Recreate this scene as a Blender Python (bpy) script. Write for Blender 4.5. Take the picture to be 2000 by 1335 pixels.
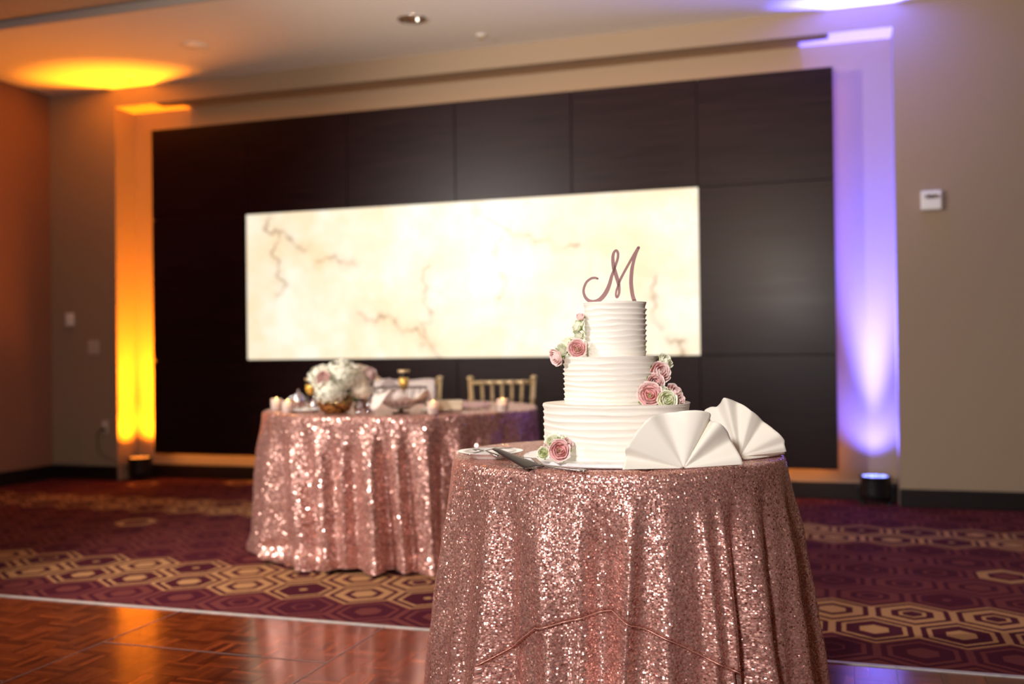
import bpy, math, random
import numpy as np
from mathutils import Vector, Matrix
random.seed(7); np.random.seed(7)
for o in list(bpy.data.objects): bpy.data.objects.remove(o)
scn = bpy.context.scene
col = scn.collection
PI = math.pi

# ------------------------------------------------------------------ camera
F = 1965.0; CX, CY = 1000.0, 667.5; H = 1.05
M = np.array([[0.95118792, 0.01431088, 0.30828028],
              [0.30837121, -0.00459894, -0.95125499],
              [-0.01219554, 0.99988702, -0.00878752]])   # camera -> world axes
cd = bpy.data.cameras.new('camera'); cam = bpy.data.objects.new('camera', cd); col.objects.link(cam)
cd.sensor_fit = 'HORIZONTAL'; cd.sensor_width = 36.0; cd.lens = F * 36.0 / 2000.0
cd.clip_start = 0.05; cd.clip_end = 60
mw = Matrix.Identity(4)
for i in range(3):
    for j in range(3): mw[i][j] = M[i][j]
mw[2][3] = H
cam.matrix_world = mw
cd.dof.use_dof = True; cd.dof.focus_distance = 2.62; cd.dof.aperture_fstop = 1.6; cd.dof.aperture_blades = 0
scn.camera = cam

# ------------------------------------------------------------------ world, lights, exposure
w = bpy.data.worlds.new('world'); scn.world = w; w.use_nodes = True
w.node_tree.nodes['Background'].inputs[0].default_value = (0.05, 0.035, 0.025, 1)
w.node_tree.nodes['Background'].inputs[1].default_value = 0.2
vs = scn.view_settings
vs.view_transform = 'Standard'; vs.look = 'None'; vs.exposure = 0.30; vs.gamma = 1.0; vs.use_curve_mapping = False

def light(name, kind, loc, power, color, target=None, **kw):
    ld = bpy.data.lights.new(name, kind); ld.energy = power; ld.color = color
    for k, v in kw.items(): setattr(ld, k, v)
    o = bpy.data.objects.new(name, ld); col.objects.link(o); o.location = loc
    if target is not None:
        o.rotation_euler = (Vector(target) - Vector(loc)).to_track_quat('-Z', 'Y').to_euler()
    return o
# photographer's flash on a stand to the left, photographer's key flash, flash bounced off the ceiling, dimmed house lights
light('stand_flash', 'SPOT', (-4.2, 1.7, 2.40), 620, (1.0, .92, .84), (-0.9, 5.9, 0.9), shadow_soft_size=.05, spot_size=1.5, spot_blend=.6)
light('key_flash', 'AREA', (-0.55, -0.45, 1.75), 82, (1.0, .95, .93), (-0.55, 2.8, .80), shape='DISK', size=.30)
light('ceiling_bounce', 'SPOT', (-0.6, 2.2, 1.7), 460, (1.0, .75, .53), (-1.3, 5.0, 3.3), shadow_soft_size=.25, spot_size=1.5, spot_blend=1.0)
light('house_light', 'AREA', (-1.2, 1.0, 3.30), 20, (1.0, .70, .48), (-1.2, 1.0, 0), shape='RECTANGLE', size=5.0, size_y=5.0)

# ------------------------------------------------------------------ pixel helpers
def ray(x, y): return M @ np.array([(x - CX) / F, -(y - CY) / F, -1.0])
def on(x, y, axis, val):
    d = ray(x, y); o = np.array([0, 0, H]); t = (val - o[axis]) / d[axis]; return o + t * d
def atd(x, y, depth): return np.array([0, 0, H]) + ray(x, y) * depth
RV = np.array([0.95118792, 0.30837121, 0]); RV = RV / np.linalg.norm(RV)     # camera right, level
FV = np.array([-RV[1], RV[0], 0])                                            # away from camera, level
UP = np.array([0, 0, 1.0])

# ------------------------------------------------------------------ object helpers
def tag(o, label=None, cat=None, group=None, kind=None):
    if label: o['label'] = label
    if cat: o['category'] = cat
    if group: o['group'] = group
    if kind: o['kind'] = kind
    return o
def mesh(name, V, Fc, mat=None, smooth=False, uv=None):
    me = bpy.data.meshes.new(name); me.from_pydata([tuple(map(float, v)) for v in V], [], [tuple(map(int, f)) for f in Fc])
    if mat: me.materials.append(mat)
    if smooth: me.polygons.foreach_set('use_smooth', [True] * len(me.polygons))
    if uv is not None:
        L = me.uv_layers.new(name='UVMap'); idx = np.zeros(len(me.loops), dtype=np.int32); me.loops.foreach_get('vertex_index', idx)
        L.data.foreach_set('uv', np.asarray(uv, dtype=np.float32)[idx].ravel())
    me.update(); return me
def add(name, me, parent=None, loc=None, rot=None):
    o = bpy.data.objects.new(name, me); col.objects.link(o)
    if parent is not None: o.parent = parent
    if loc is not None: o.location = tuple(map(float, loc))
    if rot is not None: o.rotation_euler = rot
    return o
def thing(name, label, cat, loc=(0, 0, 0), rz=0, group=None):
    o = bpy.data.objects.new(name, None); col.objects.link(o); o.empty_display_size = .05
    o.location = tuple(map(float, loc)); o.rotation_euler = (0, 0, rz)
    return tag(o, label, cat, group)
class MB:
    def __init__(s): s.v = []; s.f = []
    def add(s, V, Fc):
        n = len(s.v); s.v += [tuple(p) for p in V]; s.f += [tuple(i + n for i in f) for f in Fc]; return s
    def box(s, a, b):
        x0, y0, z0 = a; x1, y1, z1 = b
        return s.add([(x0,y0,z0),(x1,y0,z0),(x1,y1,z0),(x0,y1,z0),(x0,y0,z1),(x1,y0,z1),(x1,y1,z1),(x0,y1,z1)],
                     [(0,3,2,1),(4,5,6,7),(0,1,5,4),(1,2,6,5),(2,3,7,6),(3,0,4,7)])
    def lathe(s, prof, n=32, c=(0, 0, 0), cap=True):
        V = []; Fc = []
        for r, z in prof:
            for k in range(n):
                a = 2 * PI * k / n; V.append((c[0] + r * math.cos(a), c[1] + r * math.sin(a), c[2] + z))
        for j in range(len(prof) - 1):
            for k in range(n):
                k2 = (k + 1) % n; Fc.append((j*n+k, j*n+k2, (j+1)*n+k2, (j+1)*n+k))
        if cap:
            if prof[0][0] > 1e-5: Fc.append(tuple(reversed(range(n))))
            if prof[-1][0] > 1e-5: Fc.append(tuple(range((len(prof)-1)*n, len(prof)*n)))
        return s.add(V, Fc)
    def tube(s, pts, r, n=8, closed=False):
        pts = [np.array(p, float) for p in pts]; m = len(pts); V = []; Fc = []
        rr = r if hasattr(r, '__len__') else [r] * m
        prev = None
        for i, p in enumerate(pts):
            if closed: t = pts[(i+1) % m] - pts[i-1]
            else: t = pts[min(i+1, m-1)] - pts[max(i-1, 0)]
            t = t / (np.linalg.norm(t) + 1e-12)
            ref = prev if prev is not None else (np.array([0, 0, 1.0]) if abs(t[2]) < .9 else np.array([1.0, 0, 0]))
            a = ref - (ref @ t) * t; a /= np.linalg.norm(a) + 1e-12; prev = a; b = np.cross(t, a)
            for k in range(n):
                q = 2 * PI * k / n; V.append(p + rr[i] * (math.cos(q) * a + math.sin(q) * b))
        for i in range(m if closed else m - 1):
            i2 = (i + 1) % m
            for k in range(n):
                k2 = (k + 1) % n; Fc.append((i*n+k, i*n+k2, i2*n+k2, i2*n+k))
        if not closed: Fc.append(tuple(reversed(range(n)))); Fc.append(tuple(range((m-1)*n, m*n)))
        return s.add(V, Fc)
    def grid(s, P):       # P: rows x cols x 3
        P = np.asarray(P); R, C = P.shape[:2]
        return s.add(P.reshape(-1, 3), [(i*C+j, i*C+j+1, (i+1)*C+j+1, (i+1)*C+j) for i in range(R-1) for j in range(C-1)])
    def me(s, name, mat, smooth=False): return mesh(name, s.v, s.f, mat, smooth)
    def obj(s, name, mat, parent=None, smooth=False, loc=None, bevel=0, rot=None):
        o = add(name, s.me(name, mat, smooth), parent, loc, rot)
        if bevel:
            m = o.modifiers.new('bevel', 'BEVEL'); m.width = bevel; m.segments = 2; m.limit_method = 'ANGLE'
        return o
def autosmooth(o, ang=.7):
    me = o.data; me.polygons.foreach_set('use_smooth', [True] * len(me.polygons))
    me.set_sharp_from_angle(angle=ang); return o
def structure(o): o['kind'] = 'structure'; return o

# ------------------------------------------------------------------ materials
def mat(name, color=(.8, .8, .8), rough=.5, metal=0, spec=.5, **kw):
    m = bpy.data.materials.new(name); m.use_nodes = True
    b = m.node_tree.nodes['Principled BSDF']
    b.inputs['Base Color'].default_value = (*color, 1); b.inputs['Roughness'].default_value = rough
    b.inputs['Metallic'].default_value = metal; b.inputs['Specular IOR Level'].default_value = spec
    for k, v in kw.items(): b.inputs[k.replace('_', ' ')].default_value = v
    return m
class NT:
    def __init__(s, m): s.t = m.node_tree; s.b = s.t.nodes['Principled BSDF']
    def n(s, typ, **kw):
        x = s.t.nodes.new(typ)
        for k, v in kw.items(): setattr(x, k, v)
        return x
    def l(s, a, b): s.t.links.new(a, b)
    def val(s, x, inp):
        if isinstance(x, (int, float)): inp.default_value = x
        elif isinstance(x, tuple): inp.default_value = x
        else: s.l(x, inp)
    def m(s, op, a, b=None, c=None):
        x = s.n('ShaderNodeMath', operation=op)
        s.val(a, x.inputs[0])
        if b is not None: s.val(b, x.inputs[1])
        if c is not None: s.val(c, x.inputs[2])
        return x.outputs[0]
    def vm(s, op, a, b=None):
        x = s.n('ShaderNodeVectorMath', operation=op); s.val(a, x.inputs[0])
        if b is not None:
            if op == 'SCALE': s.val(b, x.inputs['Scale'])
            else: s.val(b, x.inputs[1])
        return x.outputs[0]
    def mix(s, fac, a, b):
        x = s.n('ShaderNodeMix', data_type='RGBA'); s.val(fac, x.inputs[0])
        for v, i in ((a, 6), (b, 7)):
            if isinstance(v, tuple): x.inputs[i].default_value = (*v[:3], 1)
            else: s.l(v, x.inputs[i])
        return x.outputs[2]
    def coord(s, out='Object'): return s.n('ShaderNodeTexCoord').outputs[out]
    def noise(s, vec, scale, detail=3, rough=.5, out='Fac'):
        x = s.n('ShaderNodeTexNoise'); s.l(vec, x.inputs['Vector']); x.inputs['Scale'].default_value = scale
        x.inputs['Detail'].default_value = detail; x.inputs['Roughness'].default_value = rough; return x.outputs[out]
    def map(s, vec, scale): 
        x = s.n('ShaderNodeMapping'); s.l(vec, x.inputs[0]); x.inputs['Scale'].default_value = scale; return x.outputs[0]
    def bump(s, h, strength=.3, dist=.01):
        x = s.n('ShaderNodeBump'); x.inputs['Strength'].default_value = strength; x.inputs['Distance'].default_value = dist
        s.l(h, x.inputs['Height']); s.l(x.outputs[0], s.b.inputs['Normal'])
    def smooth(s, x, lo, hi):
        r = s.n('ShaderNodeMapRange'); s.l(x, r.inputs[0]); r.inputs[1].default_value = lo; r.inputs[2].default_value = hi; return r.outputs[0]

def speckled(name, c1, c2, scale, rough=.7, bump=.15, dist=.002, detail=4, **kw):
    m = mat(name, c1, rough, **kw); k = NT(m); f = k.noise(k.coord(), scale, detail)
    k.l(k.mix(k.smooth(f, .3, .7), c1, c2), k.b.inputs['Base Color'])
    if bump: k.bump(f, bump, dist)
    return m
# wall covering: woven beige vinyl
M_wall = mat('wall_covering', (.42, .33, .25), .75); k = NT(M_wall); c = k.coord()
wv = k.n('ShaderNodeTexWave', wave_type='BANDS', bands_direction='Z'); k.l(c, wv.inputs[0]); wv.inputs['Scale'].default_value = 60; wv.inputs['Distortion'].default_value = 2
k.l(k.mix(k.noise(k.map(c, (40, 40, 300)), 1.0), (.275, .20, .132), (.335, .245, .165)), k.b.inputs['Base Color']); k.bump(wv.outputs['Fac'], .08, .001)
M_wallL = mat('wall_covering_amber_shade', (.30, .20, .15), .75); k = NT(M_wallL); c = k.coord()  # left wall: same covering, dim amber light put into its colour
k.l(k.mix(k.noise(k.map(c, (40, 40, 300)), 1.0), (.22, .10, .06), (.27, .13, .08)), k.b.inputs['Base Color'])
M_ceil = speckled('ceiling_paint', (.74, .69, .64), (.78, .73, .68), 60, .9, .05)
M_tile = speckled('ceiling_tile', (.40, .35, .31), (.46, .41, .36), 90, .95, .2)
M_trimw = mat('white_trim', (.50, .47, .45), .7)
M_base = mat('dark_baseboard', (.009, .005, .005), .45, spec=.25)
# espresso wood panels, horizontal grain
M_wood = mat('espresso_wood', (.02, .01, .01), .40, spec=.19, Coat_Weight=.03, Coat_Roughness=.2); k = NT(M_wood); c = k.coord()
oi = k.n('ShaderNodeObjectInfo')
cc = k.vm('ADD', k.map(c, (1.2, 1.2, 55)), k.vm('SCALE', (7.0, 3.0, 5.0), k.m('MULTIPLY', oi.outputs['Random'], 10.0)))
g = k.noise(cc, 1.6, 6, .65)
k.l(k.mix(k.smooth(g, .35, .68), (.0065, .0014, .0017), (.020, .0050, .0056)), k.b.inputs['Base Color'])
k.l(k.m('MULTIPLY_ADD', g, .22, .24), k.b.inputs['Roughness']); k.bump(g, .10, .002)
M_black = mat('black_plastic', (.008, .008, .009), .35)
M_gap = mat('dark_joint', (.004, .003, .003), .6)
M_white = mat('white_plastic', (.75, .74, .72), .4)
M_ivory = mat('ivory_plate', (.50, .42, .33), .45)
M_chrome = mat('chrome', (.75, .75, .76), .12, 1)
M_steel = mat('brushed_steel', (.62, .61, .62), .22, 1)
M_porc = mat('white_porcelain', (.85, .84, .80), .15, Coat_Weight=.5)
M_gold = mat('gold_paint', (.80, .62, .34), .32, .6)
M_goldfoil = mat('mercury_gold', (.72, .45, .12), .16, 1)
M_butter = mat('ivory_buttercream', (.86, .81, .72), .55, Subsurface_Weight=.12)
M_butter.node_tree.nodes['Principled BSDF'].inputs['Subsurface Radius'].default_value = (.008, .006, .004)
k = NT(M_butter); k.bump(k.noise(k.coord(), 60, 4), .12, .002)
M_board = mat('foil_cake_board', (.86, .86, .86), .35)
M_topper = mat('dusty_rose_acrylic', (.34, .17, .165), .45)
M_napkin = mat('ivory_napkin_cloth', (.90, .86, .75), .8, Sheen_Weight=.2)
k = NT(M_napkin); k.bump(k.noise(k.coord(), 900, 2), .08, .0005)
M_linen = mat('white_linen', (.74, .64, .58), .85)
M_blush = mat('blush_cloth', (.62, .40, .40), .8)
M_card = speckled('cream_card', (.55, .46, .32), (.6, .5, .36), 20, .7, 0)
M_glass = mat('clear_glass', (1, .97, .95), .03, Transmission_Weight=1.0, IOR=1.3)
M_frost = mat('frosted_glass', (.95, .80, .72), .45, Transmission_Weight=.55, IOR=1.3)
M_amber = mat('amber_glass', (.85, .55, .12), .12, .6)
M_wax = mat('candle_wax', (.9, .82, .7), .5, Subsurface_Weight=.2)
M_wire = mat('bronze_wire', (.10, .07, .055), .4, .7)
M_stem = mat('flower_stem', (.10, .20, .04), .6)
M_leaf = mat('calyx_green', (.26, .42, .08), .55)
def emit(name, color, s):
    m = mat(name, (0, 0, 0), .6); b = m.node_tree.nodes['Principled BSDF']
    b.inputs['Emission Color'].default_value = (*color, 1); b.inputs['Emission Strength'].default_value = s; return m
M_flame = emit('candle_flame', (1.0, .62, .2), 9)
M_led_o = emit('amber_led', (1.0, .25, .03), 2.5)
M_led_b = emit('blue_led', (.22, .26, 1.0), 5)
M_bulb = emit('downlight_bulb', (1.0, .9, .75), 6)
M_halo = emit('warm_led_strip', (1.0, .36, .07), 26); M_halo2 = emit('warm_led_strip_dim', (1.0, .36, .09), 9)
def petal_mat(name, inner, outer):
    m = mat(name, outer, .6, Subsurface_Weight=.0, Sheen_Weight=.15); k = NT(m)
    uv = k.n('ShaderNodeUVMap'); sp = k.n('ShaderNodeSeparateXYZ'); k.l(uv.outputs[0], sp.inputs[0])
    k.l(k.mix(k.smooth(sp.outputs['Y'], .1, .75), inner, outer), k.b.inputs['Base Color']); return m
M_pet = {'pink': petal_mat('pink_petal', (.90, .38, .38), (.96, .74, .70)),
         'green': petal_mat('pale_green_petal', (.72, .78, .36), (.93, .93, .76)),
         'blush': petal_mat('blush_petal', (.72, .36, .34), (.80, .60, .54)),
         'cream': petal_mat('cream_petal', (.68, .62, .40), (.80, .74, .60))}
M_hyd = speckled('hydrangea_white', (.84, .81, .72), (.74, .75, .56), 40, .7, 0)
M_hyd2 = speckled('hydrangea_cream', (.80, .70, .58), (.76, .64, .46), 40, .7, 0)

# sequins: every cell of a fine voronoi net is a disc tilted its own way
def sequin(name, size, tilt, base, dark, rough=.22, shiny=.2, gloss=.1):
    m = mat(name, base, rough, .88); k = NT(m)
    uv = k.n('ShaderNodeUVMap')
    v = k.n('ShaderNodeTexVoronoi', feature='F1'); v.voronoi_dimensions = '2D'; k.l(uv.outputs[0], v.inputs['Vector'])
    v.inputs['Scale'].default_value = 1 / size; v.inputs['Randomness'].default_value = .7
    d = k.vm('SUBTRACT', v.outputs['Color'], (.5, .5, .5))
    wn = k.n('ShaderNodeTexWhiteNoise', noise_dimensions='3D'); k.l(v.outputs['Position'], wn.inputs['Vector'])
    wc = k.n('ShaderNodeSeparateColor'); k.l(wn.outputs['Color'], wc.inputs[0])
    amt = k.m('MULTIPLY_ADD', k.m('POWER', wc.outputs[0], 2.0), tilt * 2.2, tilt * .35)
    d = k.vm('SCALE', d, amt)
    geo = k.n('ShaderNodeNewGeometry')
    k.l(k.vm('NORMALIZE', k.vm('ADD', geo.outputs['Normal'], d)), k.b.inputs['Normal'])
    edge = k.smooth(v.outputs['Distance'], .35, .62)
    c1 = k.mix(wc.outputs[1], tuple(min(1, x * 1.12) for x in base), tuple(x * .50 for x in base))
    k.l(k.mix(edge, c1, dark), k.b.inputs['Base Color'])
    k.l(k.m('MULTIPLY_ADD', edge, -.5, .80), k.b.inputs['Metallic'])
    polished = k.m('GREATER_THAN', wc.outputs[2], 1 - shiny)      # a few discs are mirror bright
    k.l(k.m('ADD', k.m('MULTIPLY', polished, gloss - rough), k.m('MULTIPLY_ADD', edge, .3, rough)), k.b.inputs['Roughness'])
    return m
M_seqA = sequin('rose_gold_sequin', .0042, .50, (.92, .53, .45), (.32, .10, .08), .34, .30, .10)
M_seqB = sequin('rose_gold_sequin_coarse', .0075, .50, (.92, .54, .46), (.34, .11, .085), .34, .42, .15)
M_hem = mat('rose_hem', (.80, .45, .36), .35, .6)

# carpet: long hexagons in rows, some rows gold, some dim
HX, HR = 0.299, 0.265
M_carpet = mat('hexagon_carpet', (.08, .004, .014), .95, spec=.15); k = NT(M_carpet)
sp = k.n('ShaderNodeSeparateXYZ'); k.l(k.coord(), sp.inputs[0])
X = k.m('MULTIPLY', k.m('ADD', sp.outputs[0], 0.037), 1 / HX); Y = k.m('MULTIPLY', k.m('SUBTRACT', sp.outputs[1], 4.243), 1 / HR)
X = k.m('ADD', X, 400.0); Y = k.m('ADD', Y, 400.0)
def cell(rowshift):   # nearest centre of the even / odd row lattice
    ry = k.m('ADD', k.m('MULTIPLY', k.m('ROUND', k.m('MULTIPLY', k.m('SUBTRACT', Y, rowshift), .5)), 2.0), rowshift)
    rx = k.m('ADD', k.m('ROUND', k.m('SUBTRACT', X, .5 * rowshift)), .5 * rowshift)
    dx = k.m('ABSOLUTE', k.m('SUBTRACT', X, rx)); dy = k.m('ABSOLUTE', k.m('SUBTRACT', Y, ry))
    # hexagon norm: flat sides at dx=.5, slanted sides dy/1.333 + ...  (apex at dy=.70, shoulder at dy=.30)
    h = k.m('MAXIMUM', dx, k.m('MULTIPLY', k.m('MULTIPLY_ADD', dx, .8, dy), .5 / .70))
    return rx, ry, h
ax, ay, ah = cell(0.0); bx, by, bh = cell(1.0)
useB = k.m('LESS_THAN', bh, ah)
def sel(p, q): return k.m('ADD', p, k.m('MULTIPLY', useB, k.m('SUBTRACT', q, p)))
cx_, cy_, h = sel(ax, bx), sel(ay, by), k.m('MINIMUM', ah, bh)
h = k.m('ADD', h, k.m('MULTIPLY', k.m('SUBTRACT', k.noise(k.coord(), 140, 2), .5), .035))
cv = k.n('ShaderNodeCombineXYZ'); k.l(k.m('ROUND', k.m('MULTIPLY', cx_, 2.0)), cv.inputs[0]); k.l(k.m('ROUND', cy_), cv.inputs[1])
wn = k.n('ShaderNodeTexWhiteNoise', noise_dimensions='2D'); k.l(cv.outputs[0], wn.inputs['Vector'])
rnd = wn.outputs['Value']; wc = k.n('ShaderNodeSeparateColor'); k.l(wn.outputs['Color'], wc.inputs[0]); rnd2 = wc.outputs[1]
row = k.m('ROUND', cy_)
rm = k.m('MODULO', k.m('SUBTRACT', row, 400 - 7 * 20 - 1.0), 6.6)      # two bright rows in every 6.6
bright = k.m('LESS_THAN', k.m('ABSOLUTE', k.m('SUBTRACT', k.m('MODULO', k.m('ADD', row, 1.0 + 6.6 * 20 - 400 + .01), 6.6), .55)), 1.0)
inband = lambda x, a, b: k.m('MULTIPLY', k.m('GREATER_THAN', x, a), k.m('LESS_THAN', x, b))
outer = k.m('GREATER_THAN', h, .455)
# ring 2 between a and b depends on the cell's kind
a2 = k.m('MULTIPLY_ADD', k.m('GREATER_THAN', rnd, .72), -.07, .33)
ring2 = k.m('MULTIPLY', k.m('GREATER_THAN', h, a2), k.m('LESS_THAN', h, .385))
core = k.m('LESS_THAN', h, k.m('MULTIPLY_ADD', k.m('GREATER_THAN', rnd, .32), .11, .06))
ring3 = k.m('MULTIPLY', inband(h, .11, .15), k.m('LESS_THAN', rnd2, .3))
hollow = k.m('MULTIPLY', k.m('LESS_THAN', h, .12), k.m('LESS_THAN', rnd2, .3))
inner_on = k.m('MAXIMUM', core, ring3); inner_on = k.m('MULTIPLY', inner_on, k.m('SUBTRACT', 1.0, k.m('MULTIPLY', hollow, 1.0)))
on_all = k.m('MAXIMUM', k.m('MAXIMUM', outer, ring2), inner_on)
iso = k.m('MULTIPLY', k.m('GREATER_THAN', rnd2, .975), inband(h, .25, .40))
bgc = (.060, .0030, .0125); dim = (.150, .032, .028); gold = (.44, .225, .095)
base = k.mix(on_all, bgc, dim)
base = k.mix(k.m('MULTIPLY', on_all, bright), base, gold)
base = k.mix(iso, base, gold)
fz = k.noise(k.coord(), 420, 3)
base = k.mix(k.m('MULTIPLY', fz, .35), base, (.02, .002, .006))
k.l(base, k.b.inputs['Base Color']); k.bump(fz, .25, .004)
# parquet
M_parq = mat('parquet_block', (.2, .04, .015), .3, spec=.40, Coat_Weight=.25, Coat_Roughness=.10); k = NT(M_parq); c = k.coord()
oi = k.n('ShaderNodeObjectInfo'); sp = k.n('ShaderNodeSeparateXYZ'); k.l(c, sp.inputs[0])
fi = k.m('FLOOR', k.m('MULTIPLY', k.m('ADD', sp.outputs[1], 10.0), 5 / .1291))
cv = k.n('ShaderNodeCombineXYZ'); k.l(fi, cv.inputs[0]); k.l(k.m('MULTIPLY', oi.outputs['Random'], 917.0), cv.inputs[1])
wn = k.n('ShaderNodeTexWhiteNoise', noise_dimensions='2D'); k.l(cv.outputs[0], wn.inputs['Vector'])
gr = k.noise(k.vm('ADD', k.map(c, (14, 160, 10)), k.vm('SCALE', (1.0, 1.0, 1.0), k.m('MULTIPLY', wn.outputs['Value'], 40.0))), 1.0, 4)
cA = k.mix(wn.outputs['Value'], (.055, .008, .003), (.31, .058, .012)); cB = k.mix(k.smooth(gr, .35, .7), cA, (.11, .018, .006))
fr = k.m('FRACT', k.m('MULTIPLY', k.m('ADD', sp.outputs[1], 10.0), 5 / .1291))
seam = k.m('LESS_THAN', fr, .04)
k.l(k.mix(seam, cB, (.02, .004, .002)), k.b.inputs['Base Color'])
wob = k.noise(c, 22, 3); k.bump(wob, .02, .004)
k.l(k.m('MULTIPLY_ADD', wob, .10, .13), k.b.inputs['Roughness'])
M_alu = speckled('worn_aluminium_trim', (.42, .40, .37), (.55, .53, .50), 30, .5, .1, metal=.2)
M_seam = mat('floor_seam', (.30, .26, .25), .35, .8)

# onyx light panel: veins come with the mesh as an attribute
M_onyx = mat('backlit_onyx', (.12, .10, .08), .35); k = NT(M_onyx); c = k.coord()
at = k.n('ShaderNodeAttribute', attribute_name='vein')
n1 = k.noise(c, 1.9, 5, .62); n2 = k.noise(c, 6.5, 4, .6)
cl = k.mix(k.smooth(n1, .38, .60), (1.0, .76, .47), (1.0, .93, .765)); cl = k.mix(k.m('MULTIPLY', k.smooth(n2, .46, .66), .6), cl, (1.0, .83, .56))
cl = k.mix(k.m('MULTIPLY', at.outputs['Fac'], 1.15), cl, (.30, .15, .05))
k.l(cl, k.b.inputs['Emission Color']); k.b.inputs['Emission Strength'].default_value = .84

# ------------------------------------------------------------------ setting
YW, YB = 7.05, 7.30
XL, XR0, XR1 = -6.47, -5.79, 0.37
ZR, ZC, ZC2 = 3.148, 3.305, 3.36
XRIGHT, YBACK = 4.6, -5.0
structure(MB().box((XL-.2, YBACK-.2, -.12), (XRIGHT+.2, YB+.2, 0)).obj('floor', M_carpet))
wb = MB()
wb.box((XL, YW, 0), (XR0, YB+.2, ZC)); wb.box((XR1, YW, 0), (XRIGHT, YB+.2, ZC)); wb.box((XR0, YW, ZR), (XR1, YB+.2, ZC)); wb.box((XR0, YB, 0), (XR1, YB+.2, ZR))
wall_back = structure(wb.obj('wall_back', M_wall))
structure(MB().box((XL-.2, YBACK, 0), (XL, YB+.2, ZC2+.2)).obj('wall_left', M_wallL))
structure(MB().box((XRIGHT, YBACK, 0), (XRIGHT+.2, YB+.2, ZC2+.2)).obj('wall_right', M_wall))
structure(MB().box((XL, YBACK-.2, 0), (XRIGHT, YBACK, ZC2+.2)).obj('wall_front', M_wall))
ceiling = structure(MB().box((XL, 5.51, ZC), (XRIGHT, YB+.2, ZC2+.2)).obj('ceiling', M_ceil))
structure(MB().box((XL, 5.492, ZC-.001), (XRIGHT, 5.51, ZC2)).obj('trim_1', M_trimw))
up = structure(MB().box((XL, YBACK, ZC2+.012), (XRIGHT, 5.51, ZC2+.2)).obj('ceiling', M_gap))
tm = None
for ix in range(4):
    for iy in range(2):
        x0 = -6.47 + ix * 1.19; y1 = 5.49 - iy * 1.22
        MB().box((x0+.004, y1-1.216, ZC2), (x0+1.186, y1-.004, ZC2+.012)).obj('ceiling_tile', M_tile, up)
MB().box((XL, YBACK, ZC2), (XRIGHT, 3.04, ZC2+.012)).obj('ceiling_tile_field', M_tile, up); MB().box((-1.70, 3.05, ZC2), (XRIGHT, 5.486, ZC2+.012)).obj('ceiling_tile_field', M_tile, up)
def baseboard(name, a, b, ):
    o = structure(MB().box(a, b).obj(name, M_base, bevel=.006)); return o
BH = .118
baseboard('baseboard_left', (XL, YBACK, 0), (XL+.018, YW, BH))
baseboard('baseboard_back', (XL+.018, YW-.018, 0), (XR0, YW, BH))
baseboard('baseboard_back', (XR1, YW-.018, 0), (XRIGHT, YW, BH))
baseboard('baseboard_recess', (XR0, YB-.018, 0), (XR1, YB, BH))

# dark wood panels, floating in the recess: six columns, three rows, the middle taken by the light panel
CXs = [-5.425 + i * (5.415 / 6) for i in range(7)]
RZs = [.229, 1.003, 2.172, 2.927]
carc = MB().box((CXs[0]+.004, YW+.03, RZs[0]+.004), (CXs[6]-.004, YW+.12, RZs[3]-.004)).box((CXs[0]+.16, YW+.12, RZs[0]+.16), (CXs[6]-.16, YB, RZs[3]-.16))
wood_wall = carc.obj('panel_wall', M_gap); tag(wood_wall, 'dark espresso wood panelling floating in the recess around the backlit stone', 'wall panelling')
for r in range(3):
    for c_ in range(6):
        if r == 1 and 1 <= c_ <= 4: continue
        x0, x1 = CXs[c_]+.003, CXs[c_+1]-.003; z0, z1 = RZs[r]+.003, RZs[r+1]-.003
        if c_ == 0: x0 -= .003
        if c_ == 5: x1 += .003
        xm, zm = (x0+x1)/2, (z0+z1)/2
        MB().box((x0-xm, 0, z0-zm), (x1-xm, .03, z1-zm)).obj('wood_panel', M_wood, wood_wall, loc=(xm, YW, zm), bevel=.0015)
# warm LED strips behind the edges
for a, b in (((CXs[0]+.02, YW+.121, RZs[0]+.012), (CXs[6]-.02, YW+.130, RZs[0]+.022)), ((CXs[6]-.022, YW+.121, RZs[0]+.02), (CXs[6]-.012, YW+.130, RZs[3]-.02)),
             ((CXs[0]+.012, YW+.121, RZs[0]+.02), (CXs[0]+.022, YW+.130, RZs[3]-.02)), ((CXs[0]+.03, YW+.121, RZs[3]-.022), (CXs[6]-.03, YW+.125, RZs[3]-.016))):
    MB().box(a, b).obj('led_strip', M_halo if b[2] < .5 else M_halo2, wood_wall)
# backlit onyx: two slabs
lx0, lx1, lz0, lz1 = CXs[1]+.002, CXs[5]-.002, RZs[1]+.002, RZs[2]-.002
lb = thing('onyx_lightbox', 'long backlit cream onyx panel with brown veins set in dark wood', 'lightbox', ((lx0+lx1)/2, YW, lz0))
veinpx = [[(523,420),(522,447),(545,455),(563,466),(575,480),(605,487)], [(545,455),(535,490),(545,530),(548,545),(555,560),(540,575)], [(620,508),(660,505),(695,520)],
          [(835,520),(825,545),(832,575),(834,600),(842,625),(828,635),(832,655),(828,668),(850,685),(856,700)], [(695,612),(715,626),(745,620),(768,622),(780,640),(815,648),(828,660)],
          [(930,400),(940,425),(960,432),(990,445),(1025,463),(1070,470),(1080,485),(1125,482)], [(980,470),(965,495),(960,500)], [(975,515),(985,545),(980,580)],
          [(1280,535),(1275,610),(1290,640)], [(1310,665),(1325,660),(1340,690)]]
vein3 = [np.array([on(x, y, 1, YW)[[0, 2]] for x, y in p]) for p in veinpx]
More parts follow.
